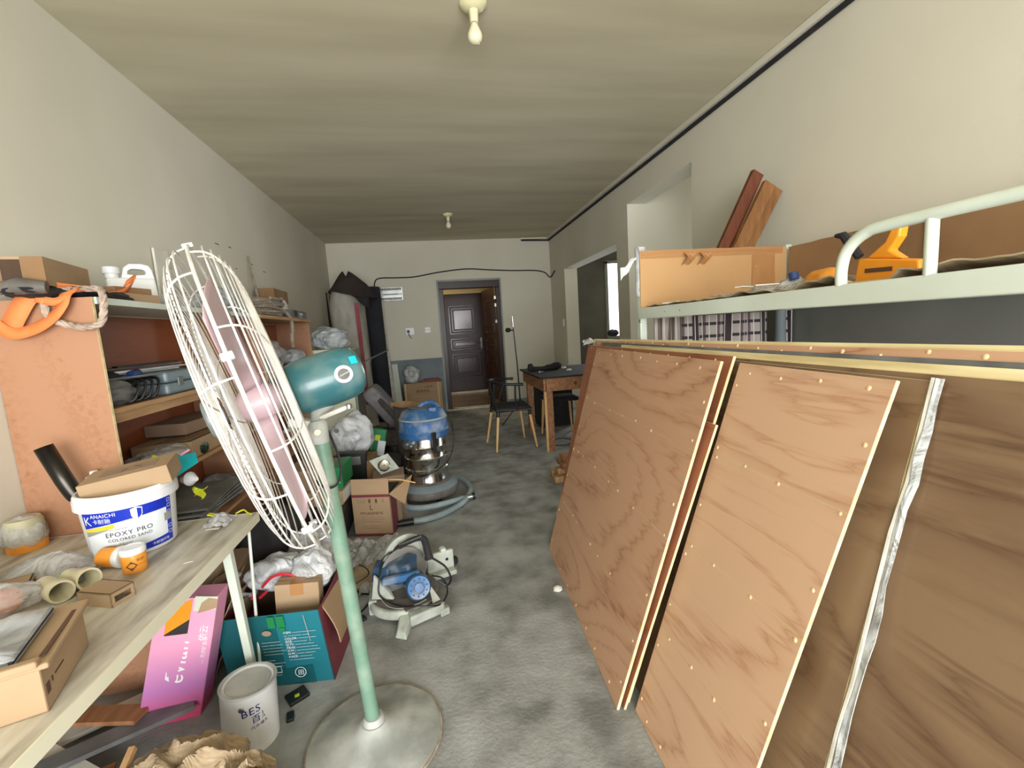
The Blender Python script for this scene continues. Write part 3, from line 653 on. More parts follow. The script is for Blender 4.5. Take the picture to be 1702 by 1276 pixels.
def ptext(s, size, th, z, m, sp=1.0): put('lettering', text_mb(s, size, (0, 0, z), (1, 0, 0), (0, 0, 1), bend(th), space=sp), m, pail)
ptext('K', .040, A0+.05, TZ+.126, 'white_print'); ptext('ANAICHI', .0165, A0+.27, TZ+.149, 'white_print', 1.05); ptext('卡耐驰', .0165, A0+.30, TZ+.131, 'white_print')
ptext('EPOXY PRO', .0205, A0+.52, TZ+.082, 'ink_dark', 1.12); ptext('COLORED SAND', .0135, A0+.55, TZ+.066, 'ink_dark', 1.12)
ptext('WATERBORNE', .0065, A0+.62, TZ+.103, 'label_grey', 1.1); ptext('环氧彩砂', .009, A0+.75, TZ+.052, 'label_grey')
ptext('卡耐驰环氧', .011, A1-.62, TZ+.022, 'white_print')
for k, z in enumerate((.148, .130, .108, .060, .04)):
    ptext('▢', .016, A1-.15, TZ+z-.002, 'white_print')
sh = []; nn = 12
def arc(th, z, off=.0022): r = PR(z)+off; return (PC[0]+r*cos(th), PC[1]+r*sin(th), z)
ths = A0+1.22
mb = MB()._a([arc(ths-.12, TZ+.160), arc(ths, TZ+.165), arc(ths+.12, TZ+.160), arc(ths+.11, TZ+.138), arc(ths+.06, TZ+.127), arc(ths, TZ+.122), arc(ths-.06, TZ+.127), arc(ths-.11, TZ+.138)], [tuple(range(8))])
put('shield_emblem', mb, 'white_print', pail)
mb = MB()._a([arc(ths+.01, TZ+.161, .0028), arc(ths+.1, TZ+.157, .0028), arc(ths+.095, TZ+.139, .0028), arc(ths+.05, TZ+.130, .0028), arc(ths+.01, TZ+.127, .0028)], [tuple(range(5))])
put('shield_emblem', mb, 'label_blue', pail)
# small carton lying across the pail rim
def carton(name, label, c, size, rz=0, m='cardboard', tilt=(0, 0), group=None, tape=True, cat='box', par=None):
    t = thing(name, label, cat, c, group); R = RZ(rz) @ RX(tilt[0]) @ RY(tilt[1]); sx, sy, sz = size
    T = TR(c, R); mb = MB(); mb.T = T; mb.box(-sx/2, sx/2, -sy/2, sy/2, 0, sz); put('body', mb, m, t, bevel=.002)
    if tape:
        mb = MB(); mb.T = T; w_ = min(.025, sx/5)
        mb.box(-w_, w_, -sy/2-.0006, sy/2+.0006, sz, sz+.0008).box(-w_, w_, -sy/2-.0012, -sy/2, sz*.7, sz+.0008); put('tape', mb, 'tape' if tape is True else tape, t)
        mb = MB(); mb.T = T; mb.box(-sx/2+.001, sx/2-.001, -.0008, .0008, sz, sz+.0006); put('flap_seam', mb, 'ink_brown', t)
    t['_T'] = 0; del t['_T']; return t, T
t, T = carton('small_carton', 'small plain carton lying across the top of the white pail', (-1.01, 1.62, TZ+.205), (.235, .13, .062), 14, 'cardboard', (6, -7), tape=None)
mb = MB(); mb.T = T; mb.box(-.075, .075, -.035, .03, .0622, .0630); put('label_patch', mb, 'cardboard_grey', t)
mb = MB(); mb.T = T; mb.box(-.02, .0, -.012, -.006, .0632, .0636, RZ(40)).box(.012, .035, .0, .005, .0632, .0636, RZ(-30)); put('marker_stroke', mb, 'ink_brown', t)
put('clear_bag', MB().blob((-1.12, 1.62, TZ+.19), (.04, .05, .03), 3, .3, floor=TZ+.03), 'film', label='crumpled clear bag inside the white pail left of the small carton', cat='bag', smooth=1)
t = thing('glue_bottle', 'small bottle with white flip cap behind the pail, against the plywood panel', 'bottle', (-1.225, 1.765, TZ))
put('body', MB().lathe([(0, 0), (.028, 0), (.028, .17), (.022, .19), (0, .19)], (-1.225, 1.765, TZ)), 'cream_plastic', t, smooth=1)
put('cap', MB().lathe([(0, .19), (.025, .19), (.025, .215), (.012, .22), (.011, .235), (0, .236)], (-1.225, 1.765, TZ)), 'white_plastic', t, smooth=1)
t = thing('pipe_elbow', 'dark bent metal exhaust pipe standing behind the white pail', 'pipe', (-1.15, 1.70, TZ))
pp = [Vector((-1.303, 1.69, 1.005)), Vector((-1.262, 1.69, .885))]+spline([Vector(p) for p in ((-1.252, 1.69, .860), (-1.235, 1.692, .825), (-1.205, 1.70, .800), (-1.165, 1.715, .785), (-1.14, 1.735, .76), (-1.13, 1.745, .70), (-1.13, 1.748, TZ+.002))], 6)
put('tube', MB().tube(pp, .0245, 20, caps=False), 'black_metal', t, smooth=1, solid=.002)
# orange jars
def jar(loc, ax, lab, rest=0):
    c = Vector(loc); t = thing('paint_jar', lab, 'jar', c, 'orange-labelled jars by the pail')
    put('body', MB().lathe([(0, 0), (.028, 0), (.030, .003), (.0305, .052), (.029, .055), (0, .055)], c, ax, 28), 'orange_plastic', t, smooth=1)
    put('lid', MB().lathe([(0, .055), (.0315, .055), (.0325, .058), (.0325, .07), (.030, .074), (.024, .0745), (.022, .0725), (0, .0725)], c, ax, 28), 'white_plastic', t, smooth=1)
    return t
j = jar((-.928, 1.425, TZ), (0, 0, 1), 'orange jar with white lid standing in front of the pail')
JC, JR = (-.928, 1.425), lambda z: .0306; thj = math.atan2(-1.425, .928)
put('lettering', text_mb('◆', .03, (0, 0, TZ+.014), (1, 0, 0), (0, 0, 1), (JC, JR, thj-.75)), 'ink_brown', j)
put('lettering', text_mb('彩砂', .010, (0, 0, TZ+.036), (1, 0, 0), (0, 0, 1), (JC, JR, thj+.15)), 'ink_brown', j)
put('lettering', text_mb('————', .010, (0, 0, TZ+.022), (1, 0, 0), (0, 0, 1), (JC, JR, thj+.1)), 'ink_brown', j)
j = jar((-1.04, 1.475, TZ+.032), (.93, -.25, 0), 'orange jar lying on its side left of the standing one')
mb = MB(); mb.T = TR((-1.04, 1.475, TZ+.032), Vector((.93, -.25, 0)).to_track_quat('Z', 'Y').to_matrix())
for k in range(4): mb.lathe([(.0309, .012+.009*k), (.0309, .016+.009*k)], seg=10, a0=.2, a1=1.6)
put('label_bars', mb, 'ink_brown', j)
put('clear_bag', MB().grid(lambda u, v: (-1.30+.27*u, 1.40+.14*v+.03*sin(5*u), TZ+.012+.045*sin(pi*min(1, u*1.05))*sin(pi*v)+.014*abs(noise.noise(Vector((u*8, v*6, 3))))), 26, 14), 'film', label='crumpled clear plastic bag left of the orange jars', cat='bag', solid=.001)
# cream pipe sockets / rings
for i, (x, y, ax, lab) in enumerate(((-1.005, 1.35, (.75, -.5, .12), 'cream plastic pipe fitting lying open end out, right of the pair'), (-1.035, 1.30, (.72, -.55, .05), 'cream plastic pipe fitting lying open end out, left of the pair'))):
    c = Vector((x, y, TZ+.029)); put('pipe_fitting', MB().lathe([(.020, -.09), (.024, -.09), (.024, -.02), (.029, -.012), (.029, .022), (.024, .022), (.023, -.01), (.018, -.02), (.018, -.088)], c, ax, 24), 'cream_plastic', label=lab, cat='pipe fitting', group='cream pipe fittings on the table', smooth=1)
t = thing('film_roll', 'clear wrapped bag with an orange disc in it left of the cream fittings', 'bag', (-1.17, 1.29, TZ))
put('bag', MB().blob((-1.17, 1.28, TZ+.035), (.11, .055, .04), 6, .25, floor=TZ+.002), 'film', t, smooth=1)
put('disc', MB().lathe([(0, 0), (.03, 0), (.03, .012), (0, .012)], (-1.13, 1.27, TZ+.034), (1, -.3, .1), 20), 'orange_strap', t, smooth=1)
# cardboard bracket with a slot
t = thing('cardboard_bracket', 'folded cardboard insert with a slot in its end, in front of the cream fittings', 'cardboard', (-.90, 1.26, TZ))
R = RZ(-22); mb = MB(); mb.T = TR((-.90, 1.265, TZ), R)
mb.box(-.055, .055, -.03, -.026, 0, .038).box(-.055, .055, .026, .03, 0, .038).box(-.055, .055, -.03, .03, .034, .038)
mb.box(.051, .055, -.03, .03, 0, .010).box(.051, .055, -.03, .03, .026, .038).box(.051, .055, -.03, -.02, .01, .026).box(.051, .055, .02, .03, .01, .026)
put('body', mb, 'cardboard', t, bevel=.001)
t = thing('cardboard_bracket', 'second folded cardboard insert at the left edge under the film bag', 'cardboard', (-1.22, 1.38, TZ))
mb = MB(); mb.T = TR((-1.2, 1.36, TZ), RZ(30)); mb.box(-.05, .05, -.03, -.026, 0, .04).box(-.05, .05, .026, .03, 0, .04).box(-.05, .05, -.03, .03, .036, .04).box(.046, .05, -.03, .03, 0, .01).box(.046, .05, -.03, .03, .028, .04)
put('body', mb, 'cardboard', t, bevel=.001)
mb = MB(); mb.T = TR((-1.2, 1.36, TZ), RZ(30)); mb.box(.0505, .0515, -.02, .02, .012, .026); put('slot', mb, 'dark_stuff', t)
t, T = carton('carton', 'tall plain carton cut off at the left edge beside the inserts', (-1.33, 1.33, TZ), (.16, .13, .115), 12, 'cardboard', tape=None)
# cream roll
t = thing('wrapped_roll', 'cream roll wrapped in clear film with an orange base against the plywood panel', 'roll', (-1.43, 1.71, TZ))
put('body', MB().lathe([(0, .02), (.046, .02), (.050, .03), (.050, .095), (.044, .108), (0, .11)], (-1.425, 1.715, TZ), seg=24), 'roll_cream', t, smooth=1)
put('base', MB().lathe([(0, 0), (.051, 0), (.052, .028), (0, .028)], (-1.425, 1.715, TZ), seg=24), 'orange_plastic', t, smooth=1)
put('wrap', MB().blob((-1.425, 1.712, TZ+.055), (.058, .058, .062), 8, .12, floor=TZ+.001), 'film', t, smooth=1)
# big open carton tray in the foreground
t = thing('carton_tray', 'open brown carton tray in the left foreground holding a clear blister pack', 'box', (-.925, .926, TZ))
R = RZ(19); T0 = TR((-.925, .926, TZ), R)
mb = MB(); mb.T = T0; a, b, h = .15, .105, .085
mb.box(-a, a, -b, b, 0, .004).box(-a, a, -b, -b+.004, 0, h).box(-a, a, b-.004, b, 0, h).box(-a, -a+.004, -b, b, 0, h).box(a-.004, a, -b, b, 0, h)
put('body', mb, 'cardboard', t, bevel=.0015)
mb = MB(); mb.T = T0; mb.box(-a-.002, a+.012, -b-.002, b+.01, h+.002, h+.014, RX(2)).box(-a+.01, a-.0, -b-.010, -b+.010, h+.008, h+.022)
put('lid', mb, 'cardboard', t, bevel=.004)
mb = MB(); mb.T = T0; mb.box(a-.006, a+.002, -b+.02, b-.005, h+.0145, h+.0165); put('lid_groove', mb, 'ink_brown', t)
mb = MB(); mb.T = T0; mb.box(a, a+.001, -.10, -.085, .03, .05).box(a, a+.001, -.075, -.07, .04, .05).box(a, a+.001, -.06, -.02, .045, .048)
mb.box(-a+.02, -.0+.06, -b-.001, -b, .02, .0215).box(-a+.02, .06, -b-.001, -b, .035, .0365).box(-a+.02, .06, -b-.001, -b, .05, .0515).box(.06, .0615, -b-.001, -b, .02, .0515)
put('print', mb, 'ink_brown', t)
t = thing('blister_pack', 'clear plastic blister tray with dark edges on top of the carton tray', 'tray', (-.95, .93, TZ+.11))
mb = MB(); mb.T = TR((-.945, .922, TZ+.1075), RZ(19) @ RX(2)); mb.grid(lambda u, v: (lerp(-.14, .135, u), lerp(-.095, .085, v), .006+.016*max(0, sin(u*3*pi))*max(0, sin(v*3*pi))), 40, 40)
put('shell', mb, 'clear', t, solid=.001, smooth=1)
mb = MB(); mb.T = TR((-.945, .922, TZ+.1045), RZ(19) @ RX(2)); mb.box(-.14, .135, -.095, .085, 0, .0012); put('backing', mb, 'label_grey', t)
mb = MB(); mb.T = TR((-.945, .922, TZ+.1065), RZ(19) @ RX(2)); mb.box(.127, .133, -.095, .085, 0, .006); put('edge_strip', mb, 'ink_dark', t)
put('clear_packet', MB().grid(lambda u, v: (-.87+.085*u, 1.68+.10*v, TZ+.004+.03*sin(pi*u)*sin(pi*v)+.01*noise.noise(Vector((u*7, v*7, 2)))), 10, 10), 'film', label='small clear packet with yellow label near the table corner', cat='packet', solid=.001)
put('yellow_tab', MB().box(-.862, -.842, 1.715, 1.735, TZ+.034, TZ+.037, RY(20)), 'lime', label='yellow label on the clear packet near the table corner', cat='label')
put('paper_strip', MB().box(-.80, -.775, 1.425, 1.428, TZ, TZ+.0015, RZ(20)).box(-.845, -.80, 1.655, 1.668, TZ+.0045, TZ+.006, RZ(-5)), 'paper', label='white paper slips on the table right of the orange jar', cat='paper')
put('string', MB().tube([(-.80, 1.79, TZ+.004), (-.775, 1.80, TZ+.012), (-.755, 1.782, TZ+.006), (-.735, 1.765, TZ+.004)], .003, smooth=4), 'lime', label='short yellow cord at the far corner of the table', cat='cord')

# ================================================================== SHELVES
SX0, SX1 = -1.478, -1.17
def shelf(lab, y0, y1, edge, near_board, boards, dividers=()):
    t = thing('storage_shelf', lab, 'shelf', (-1.32, (y0+y1)/2, 0), 'plywood shelf units along the left wall')
    put('side_panel', MB().box(SX0, SX1+.012, y0-.012, y0, 0, 1.4995), near_board, t)
    put('panel_edge', MB().box(SX1+.012, SX1+.0128, y0-.0118, y0-.0002, 0, 1.4995), 'ply_edge', t)
    put('side_panel', MB().box(SX0, SX1, y1, y1+.012, 0, 1.475), 'ply_panel', t)
    put('back_panel', MB().box(SX0, SX0+.006, y0+.001, y1-.001, 0, 1.47), 'ply_inner', t)
    put('top_board', MB().box(SX0, SX1+.02, y0+.0005, y1+.012, 1.476, 1.50), edge, t)
    for z in boards:
        put('shelf_board', MB().box(SX0+.006, SX1-.002, y0+.001, y1-.001, z-.016, z), 'ply_panel', t)
        put('front_lath', MB().box(SX1-.002, SX1+.004, y0+.001, y1-.001, z-.016, z+.002), 'pine', t)
        if z > 1: put('batten', MB().box(SX1-.06, SX1-.015, y0+.03, y1-.04, z-.056, z-.017), 'pine', t)
    for y in dividers: put('divider', MB().box(SX0+.006, SX1-.01, y, y+.012, .0, 1.474), 'ply_panel', t)
    return t
shelf('near orange-brown plywood shelf unit with white top edge and crowded boards', 1.812, 3.30, 'white_paint', 'ply_panel', (1.095, .765, .42), (2.98,))
shelf('far plywood shelf unit with bare wood top board, behind the fan', 3.33, 4.62, 'pine', 'ply_panel', (1.10, .76, .42))
SZ = 1.5
# --- on the top boards
t, T = carton('carton', 'plain open-ended brown carton on the near end of the shelf top', (-1.345, 1.90, SZ+.040), (.12, .30, .095), 12, 'cardboard', (0, 0), tape=None)
o = [c for c in t.children][0]; 
mb = MB(); mb.T = T; mb.box(-.05, .0, -.1515, -.15, .012, .085); put('open_end', mb, 'kraft_dark', t)
mb = MB(); mb.T = T; mb.box(-.064, -.060, -.20, -.15, .0, .09, RZ(14)).box(.002, .060, -.153, -.150, .002, .094).box(-.058, .058, -.19, -.15, -.003, .0, RX(-12)); put('flap', mb, 'cardboard_dark', t)
t = thing('bundle', 'black bundle with a grey round tool under the brown carton on the shelf top', 'bundle', (-1.32, 1.82, SZ))
put('cloth', MB().blob((-1.31, 1.87, SZ+.020), (.10, .17, .022), 11, .2, floor=SZ), 'black_soft', t, smooth=1)
put('tool', MB().tube([(-1.40, 1.74, SZ+.03), (-1.3, 1.72, SZ+.035), (-1.24, 1.74, SZ+.03)], [.016, .028, .020], 14), 'saw_grey', t, smooth=1)
def ribbon(pts, wd, m, name, par=None, w0=.02, **k):
    P = spline([Vector(p) for p in pts], 7); Wd = spline([Vector(p) for p in wd], 7); n = len(P)
    mb = MB()._a([q for p, d in zip(P, Wd) for q in (p-d*w0, p+d*w0)], [(2*i, 2*i+1, 2*i+3, 2*i+2) for i in range(n-1)])
    return put(name, mb, m, par, solid=.003, smooth=1, **k)
t = thing('strap', 'wide orange webbing strap draped over the near shelf corner', 'strap', (-1.25, 1.78, 1.42))
ribbon([(-1.215, 1.90, SZ+.045), (-1.27, 1.82, SZ+.05), (-1.325, 1.785, SZ+.012), (-1.365, 1.777, 1.455), (-1.395, 1.774, 1.40)], [(.3, .9, .1), (.6, .6, -.3), (.85, 0, -.5), (.87, 0, -.5), (.8, 0, -.6)], 'orange_strap', 'webbing', t, w0=.030)
ribbon([(-1.425, 1.768, 1.415), (-1.38, 1.765, 1.385), (-1.31, 1.762, 1.40), (-1.255, 1.764, 1.435), (-1.225, 1.77, 1.475), (-1.215, 1.785, SZ+.015), (-1.20, 1.86, SZ+.03)], [(.5, 0, 1), (.25, .15, 1), (-.3, .3, 1), (-.6, .35, .8), (-.9, .3, .35), (-1, .2, .1), (-.8, .5, 0)], 'orange_strap', 'webbing', t, w0=.019)
ribbon([(-1.30, 1.768, 1.50), (-1.25, 1.77, 1.485), (-1.215, 1.775, 1.505), (-1.19, 1.80, SZ+.03)], [(.3, 0, 1), (.3, 0, 1), (.1, .3, 1), (.2, .6, .5)], 'orange_strap', 'webbing', t, w0=.013)
ribbon([(-1.19, 1.93, SZ+.012), (-1.18, 2.0, SZ+.03), (-1.18, 2.07, SZ+.07), (-1.20, 2.12, SZ+.10), (-1.24, 2.13, SZ+.08)], [(.5, 0, .8)]*5, 'orange_strap', 'webbing', t, w0=.02)
t = thing('rope_loop', 'thick braided rope loop hanging over the shelf corner beside the orange strap', 'rope', (-1.2, 1.77, 1.40))
lp = spline([Vector(p) for p in ((-1.23, 1.83, SZ+.03), (-1.27, 1.785, 1.515), (-1.285, 1.778, 1.47), (-1.27, 1.775, 1.43), (-1.22, 1.77, 1.405), (-1.17, 1.765, 1.395), (-1.125, 1.77, 1.405), (-1.11, 1.775, 1.45), (-1.115, 1.79, 1.505), (-1.15, 1.83, SZ+.03))], 8, True)
for k in range(3):
    pts = []
    for i, p in enumerate(lp):
        d = (lp[(i+1) % len(lp)]-lp[i-1]).normalized(); a = Vector((0, 1, 0)); a = (a-d*a.dot(d)).normalized(); b = d.cross(a); th = i*.55+k*2*pi/3
        pts.append(p+(a*cos(th)+b*sin(th))*.0055)
    put('strand', MB().tube(pts, .0068, 6, closed=True), 'rope', t, smooth=1)
# jug
t = thing('jerry_can', 'white plastic canister with moulded handle on the near shelf top', 'canister', (-1.31, 2.30, SZ))
T = TR((-1.33, 2.33, SZ), RZ(38))
mb = MB(); mb.T = T
def ring(poly, hole, y0, y1):
    """plate with a window: outer and inner outlines of equal count"""
    n = len(poly); m = MB(); m.T = T
    vs = [(x, y, z) for y in (y0, y1) for P_ in (poly, hole) for x, z in P_]
    fs = []
    for i in range(n):
        j = (i+1) % n
        fs += [(i, j, n+j, n+i), (2*n+i, 3*n+i, 3*n+j, 2*n+j), (i, 2*n+i, 2*n+j, j), (n+i, n+j, 3*n+j, 3*n+i)]
    return m._a(vs, fs)
mb.hexa([(-.09, -.045, 0), (.09, -.045, 0), (.09, .045, 0), (-.09, .045, 0)], [(-.088, -.045, .13), (.085, -.045, .13), (.085, .045, .13), (-.088, .045, .13)])
put('body', mb, 'white_plastic', t, bevel=.012)
ou = [(-.035, .125), (-.02, .178), (0, .195), (.045, .197), (.07, .19), (.08, .17), (.087, .125), (.03, .125)]
inn = [(-.01, .148), (-.008, .162), (.005, .172), (.035, .172), (.053, .168), (.058, .158), (.052, .148), (.02, .145)]
put('handle', ring(ou, inn, -.022, .022), 'white_plastic', t, bevel=.004)
mb = MB(); mb.T = T; mb.lathe([(.024, .13), (.024, .155), (0, .155)], (-.062, 0, 0)); put('neck', mb, 'white_plastic', t)
mb = MB(); mb.T = T; mb.lathe([(0, .150), (.030, .150), (.030, .176), (.026, .180), (0, .180)], (-.062, 0, 0)); put('cap', mb, 'white_plastic', t, smooth=1, bevel=.001)
carton('small_carton', 'small flat brown carton in front of the white canister', (-1.205, 2.10, SZ), (.07, .22, .035), -8, 'cardboard', tape=True)
carton('small_carton', 'small dark brown carton stacked on the flat one before the canister', (-1.225, 2.12, SZ+.036), (.05, .17, .028), -14, 'cardboard_dark', tape=None)
put('white_board', MB().box(-1.472, -1.460, 2.80, 2.93, SZ, SZ+.36), 'paper', label='white board strip standing against the wall behind the canister', cat='board', bevel=.001)
put('cable_pile', MB().blob((-1.19, 1.98, SZ+.012), (.03, .08, .02), 31, .4, floor=SZ), 'dark_stuff', label='small dark bits heap at the near shelf edge', cat='debris', smooth=1)
t = thing('film_roll', 'thin roll of clear film lying on the shelf top behind the fan', 'roll', (-1.25, 2.5, SZ))
put('roll', MB().tube([(-1.20, 2.33, SZ+.03), (-1.27, 2.62, SZ+.035)], .028, 16), 'film', t, smooth=1)
put('bag', MB().blob((-1.30, 3.1, SZ+.075), (.12, .28, .085), 17, .25, floor=SZ), 'bag_silver', label='grey plastic bag of parts on the shelf top seen through the fan', cat='bag', smooth=1)
put('bag', MB().blob((-1.31, 2.72, SZ+.05), (.09, .12, .06), 23, .3, floor=SZ), 'film', label='clear bag on the shelf top seen through the top of the fan', cat='bag', smooth=1)
# rope bundle
t = thing('rope_bundle', 'dusty grey rope bundle heaped on the far shelf top, one end hanging down', 'rope', (-1.27, 3.75, SZ)); rnd.seed(9)
for k in range(11):
    a = rnd.uniform(0, 6); pts = [(-1.285+.11*cos(a+q*.9)*(1-.04*k*.3)+rnd.uniform(-.02, .02), 3.78+.30*sin(a+q*.9)+rnd.uniform(-.03, .03), SZ+.02+k*.011+rnd.uniform(-.006, .012)) for q in range(8)]
    put('strand', MB().tube(pts, .011, 7, smooth=5), 'rope_dusty', t, smooth=1)
put('hanging_end', MB().tube([(-1.24, 3.95, SZ+.08), (-1.19, 4.02, SZ+.05), (-1.16, 4.04, SZ-.02), (-1.155, 4.03, 1.40), (-1.165, 4.02, 1.34), (-1.16, 4.0, 1.25)], .015, 8, smooth=6), 'rope_dusty', t, smooth=1)
put('stick', MB().tube([(-1.47, 4.16, 2.04), (-1.455, 4.14, 1.9), (-1.43, 4.12, 1.76), (-1.39, 4.08, SZ)], [.007, .009, .012, .014], 8), 'rope_dusty', label='rough dusty stick standing on the shelf and leaning on the left wall', cat='stick', smooth=1)
t, T = carton('carton', 'small brown carton raised on a box at the back of the far shelf top', (-1.38, 4.38, SZ+.16), (.13, .42, .11), 2, 'cardboard_dark', tape=None)
carton('carton', 'brown box under the small carton on the far shelf top', (-1.385, 4.38, SZ), (.12, .3, .158), 0, 'cardboard_grey', tape=None)
put('printed_wrap', MB().blob((-1.27, 4.22, SZ+.09), (.03, .10, .09), 41, .3, floor=SZ), 'paper', label='white printed wrapper beside the rope on the far shelf', cat='packaging', smooth=1)
t, T = carton('flat_box', 'flat dark grey printed box at the front of the far shelf top', (-1.215, 4.34, SZ), (.085, .50, .075), 0, 'dusty_plastic', tape=None)
mb = MB(); mb.box(-1.1722, -1.1715, 4.20, 4.29, SZ+.02, SZ+.075); put('black_patch', mb, 'black', t)
put('lettering', text_mb('POWER', .028, (-1.1715, 4.36, SZ+.035), (0, 1, 0), (0, 0, 1)), 'white_print', t)
put('lettering', text_mb('1 · 4 · 7', .02, (-1.1715, 4.36, SZ+.012), (0, 1, 0), (0, 0, 1)), 'white_print', t)
# --- second board (1.095)
Z2 = 1.096
t = thing('toolbox', 'grey-blue plastic tool case on the second shelf of the near unit', 'tool case', (-1.30, 2.44, Z2))
put('lower_half', MB().box(-1.44, -1.19, 2.22, 2.62, Z2, Z2+.052), 'toolbox', t, bevel=.012)
put('upper_half', MB().box(-1.44, -1.19, 2.22, 2.62, Z2+.054, Z2+.105), 'toolbox', t, bevel=.012)
for y in (2.30, 2.46): put('latch', MB().box(-1.191, -1.183, y, y+.04, Z2+.035, Z2+.075), 'grey_disc', t, bevel=.003)
put('lettering', text_mb('DOFE', .028, (-1.1895, 2.52, Z2+.065), (0, 1, 0), (0, 0, 1)), 'dusty_plastic', t)
for k, (x, y, a, l, w_, m_, lab) in enumerate(((-1.36, 2.28, -12, .52, .03, 'steel', 'wide bright metal strip at the bottom of the pile on the grey tool case'), (-1.30, 2.33, -5, .56, .018, 'steel', 'narrow metal rod crossing the pile on the tool case'), (-1.38, 2.40, -9, .48, .035, 'dusty_plastic', 'dusty grey slat on the tool case, near its back'), (-1.33, 2.36, 3, .50, .02, 'black', 'black flat bar on top of the pile on the tool case'))):
    put('metal_strip', MB().box(x-w_/2, x+w_/2, y-l/2, y+l/2, Z2+.107+.011*k, Z2+.115+.011*k, RZ(a)), m_, label=lab, cat='metal strip', group='strips piled on the tool case')
put('metal_strip', MB().box(-1.275, -1.225, 1.90, 2.22, Z2+.098, Z2+.106, RZ(-9)), 'dusty_plastic', label='broad grey slat lying above the black cable coil', cat='metal strip')
put('blue_part', MB().lathe([(0, 0), (.017, 0), (.019, .045), (.012, .055), (0, .055)], (-1.24, 2.07, Z2+.11), (0, 1, .1), 14), 'navy', label='small blue cylinder among the metal strips on the second shelf', cat='part', smooth=1)
t = thing('cable_coil', 'coil of black cable and grey wrapped tool on the second shelf beside the tool case', 'cable', (-1.22, 2.02, Z2))
put('wrap', MB().blob((-1.25, 1.95, Z2+.045), (.06, .13, .048), 13, .25, floor=Z2), 'dusty_plastic', t, smooth=1)
for k in range(4):
    y = 1.98+.045*k; put('cable', MB().tube([(-1.19, y, Z2+.012), (-1.18, y+.02, Z2+.05), (-1.20, y+.05, Z2+.085), (-1.27, y+.07, Z2+.08), (-1.28, y+.02, Z2+.03), (-1.23, y-.01, Z2+.008)], .0055, 7, closed=True, smooth=5), 'black', t, smooth=1)
put('black_tool', MB().blob((-1.33, 2.0, Z2+.10), (.07, .12, .04), 77, .2), 'black_soft', label='black tool heaped behind the cable coil on the second shelf', cat='tool', smooth=1)
put('rolled_cloth', MB().blob((-1.36, 2.82, Z2+.05), (.09, .13, .055), 15, .2, floor=Z2), 'fabric_dark', label='dark cloth heap beside the tool case, seen through the fan', cat='cloth', smooth=1)
put('bag', MB().blob((-1.30, 3.72, Z2+.10), (.14, .30, .13), 19, .3, floor=Z2), 'film', label='clear plastic bag of black parts on the second shelf of the far unit', cat='bag', smooth=1)
put('black_parts', MB().blob((-1.31, 3.72, Z2+.05), (.11, .22, .06), 20, .4, floor=Z2), 'black_soft', label='heap of black parts inside the clear bag on the far unit', cat='parts', smooth=1)
put('clear_bin', MB().blob((-1.30, 4.30, Z2+.07), (.13, .22, .08), 29, .15, floor=Z2), 'bag_silver', label='pale bag at the far end of the second shelf, far unit', cat='bag', smooth=1)
# --- third board (.765)
Z3 = .766
t, T = carton('carton', 'wide flat brown carton on the third shelf of the near unit', (-1.32, 2.58, Z3), (.26, .50, .085), 0, 'cardboard', tape=None)
mb = MB(); mb.T = T; mb.box(-.13, .13, -.25, .25, .0855, .088, RY(-4)); put('lid', mb, 'cardboard_dark', t)
carton('carton', 'dusty brown carton lying on the wide flat one under the second shelf', (-1.35, 2.66, Z3+.098), (.20, .38, .06), -6, 'cardboard_grey', tape=None)
put('paper_pack', MB().box(-1.25, -1.175, 1.86, 1.98, Z3+.04, Z3+.085, RZ(12)), 'paper', label='white printed packet near the plywood panel on the third shelf', cat='packet', bevel=.004)
carton('small_carton', 'small kraft carton under the white packet on the third shelf', (-1.24, 1.93, Z3), (.10, .16, .038), 8, 'cardboard_grey', tape=None)
put('bag', MB().blob((-1.25, 2.17, Z3+.045), (.08, .17, .055), 14, .35, floor=Z3), 'film', label='crumpled clear bag on the third shelf in front of the flat carton', cat='bag', smooth=1)
put('brown_paper', MB().blob((-1.28, 2.10, Z3+.035), (.06, .09, .04), 16, .35, floor=Z3), 'cardboard_old', label='crumpled brown paper under the clear bag on the third shelf', cat='paper', smooth=1)
t = thing('bowl', 'dark green glossy bowl with pale lid on the third shelf', 'bowl', (-1.215, 2.44, Z3))
put('body', MB().lathe([(0, 0), (.028, 0), (.042, .012), (.046, .035), (.042, .048), (0, .048)], (-1.215, 2.44, Z3), (0, 0, 1), 26), 'green_dark', t, smooth=1)
put('lid', MB().lathe([(0, .0485), (.038, .0485), (.030, .055), (0, .057)], (-1.215, 2.44, Z3), seg=26), 'grey_disc', t, smooth=1)
t, T = carton('carton', 'brown carton with a teal square on the third shelf of the far unit', (-1.30, 3.62, Z3), (.24, .42, .16), 0, 'cardboard', tape='teal_card2')
t, T = carton('carton', 'grey-brown carton on the third shelf at the far end', (-1.31, 4.25, Z3), (.24, .50, .20), 0, 'cardboard_grey')
t, T = carton('carton', 'brown carton on the third shelf beyond the divider', (-1.31, 3.13, Z3), (.22, .22, .14), 0, 'cardboard_dark')
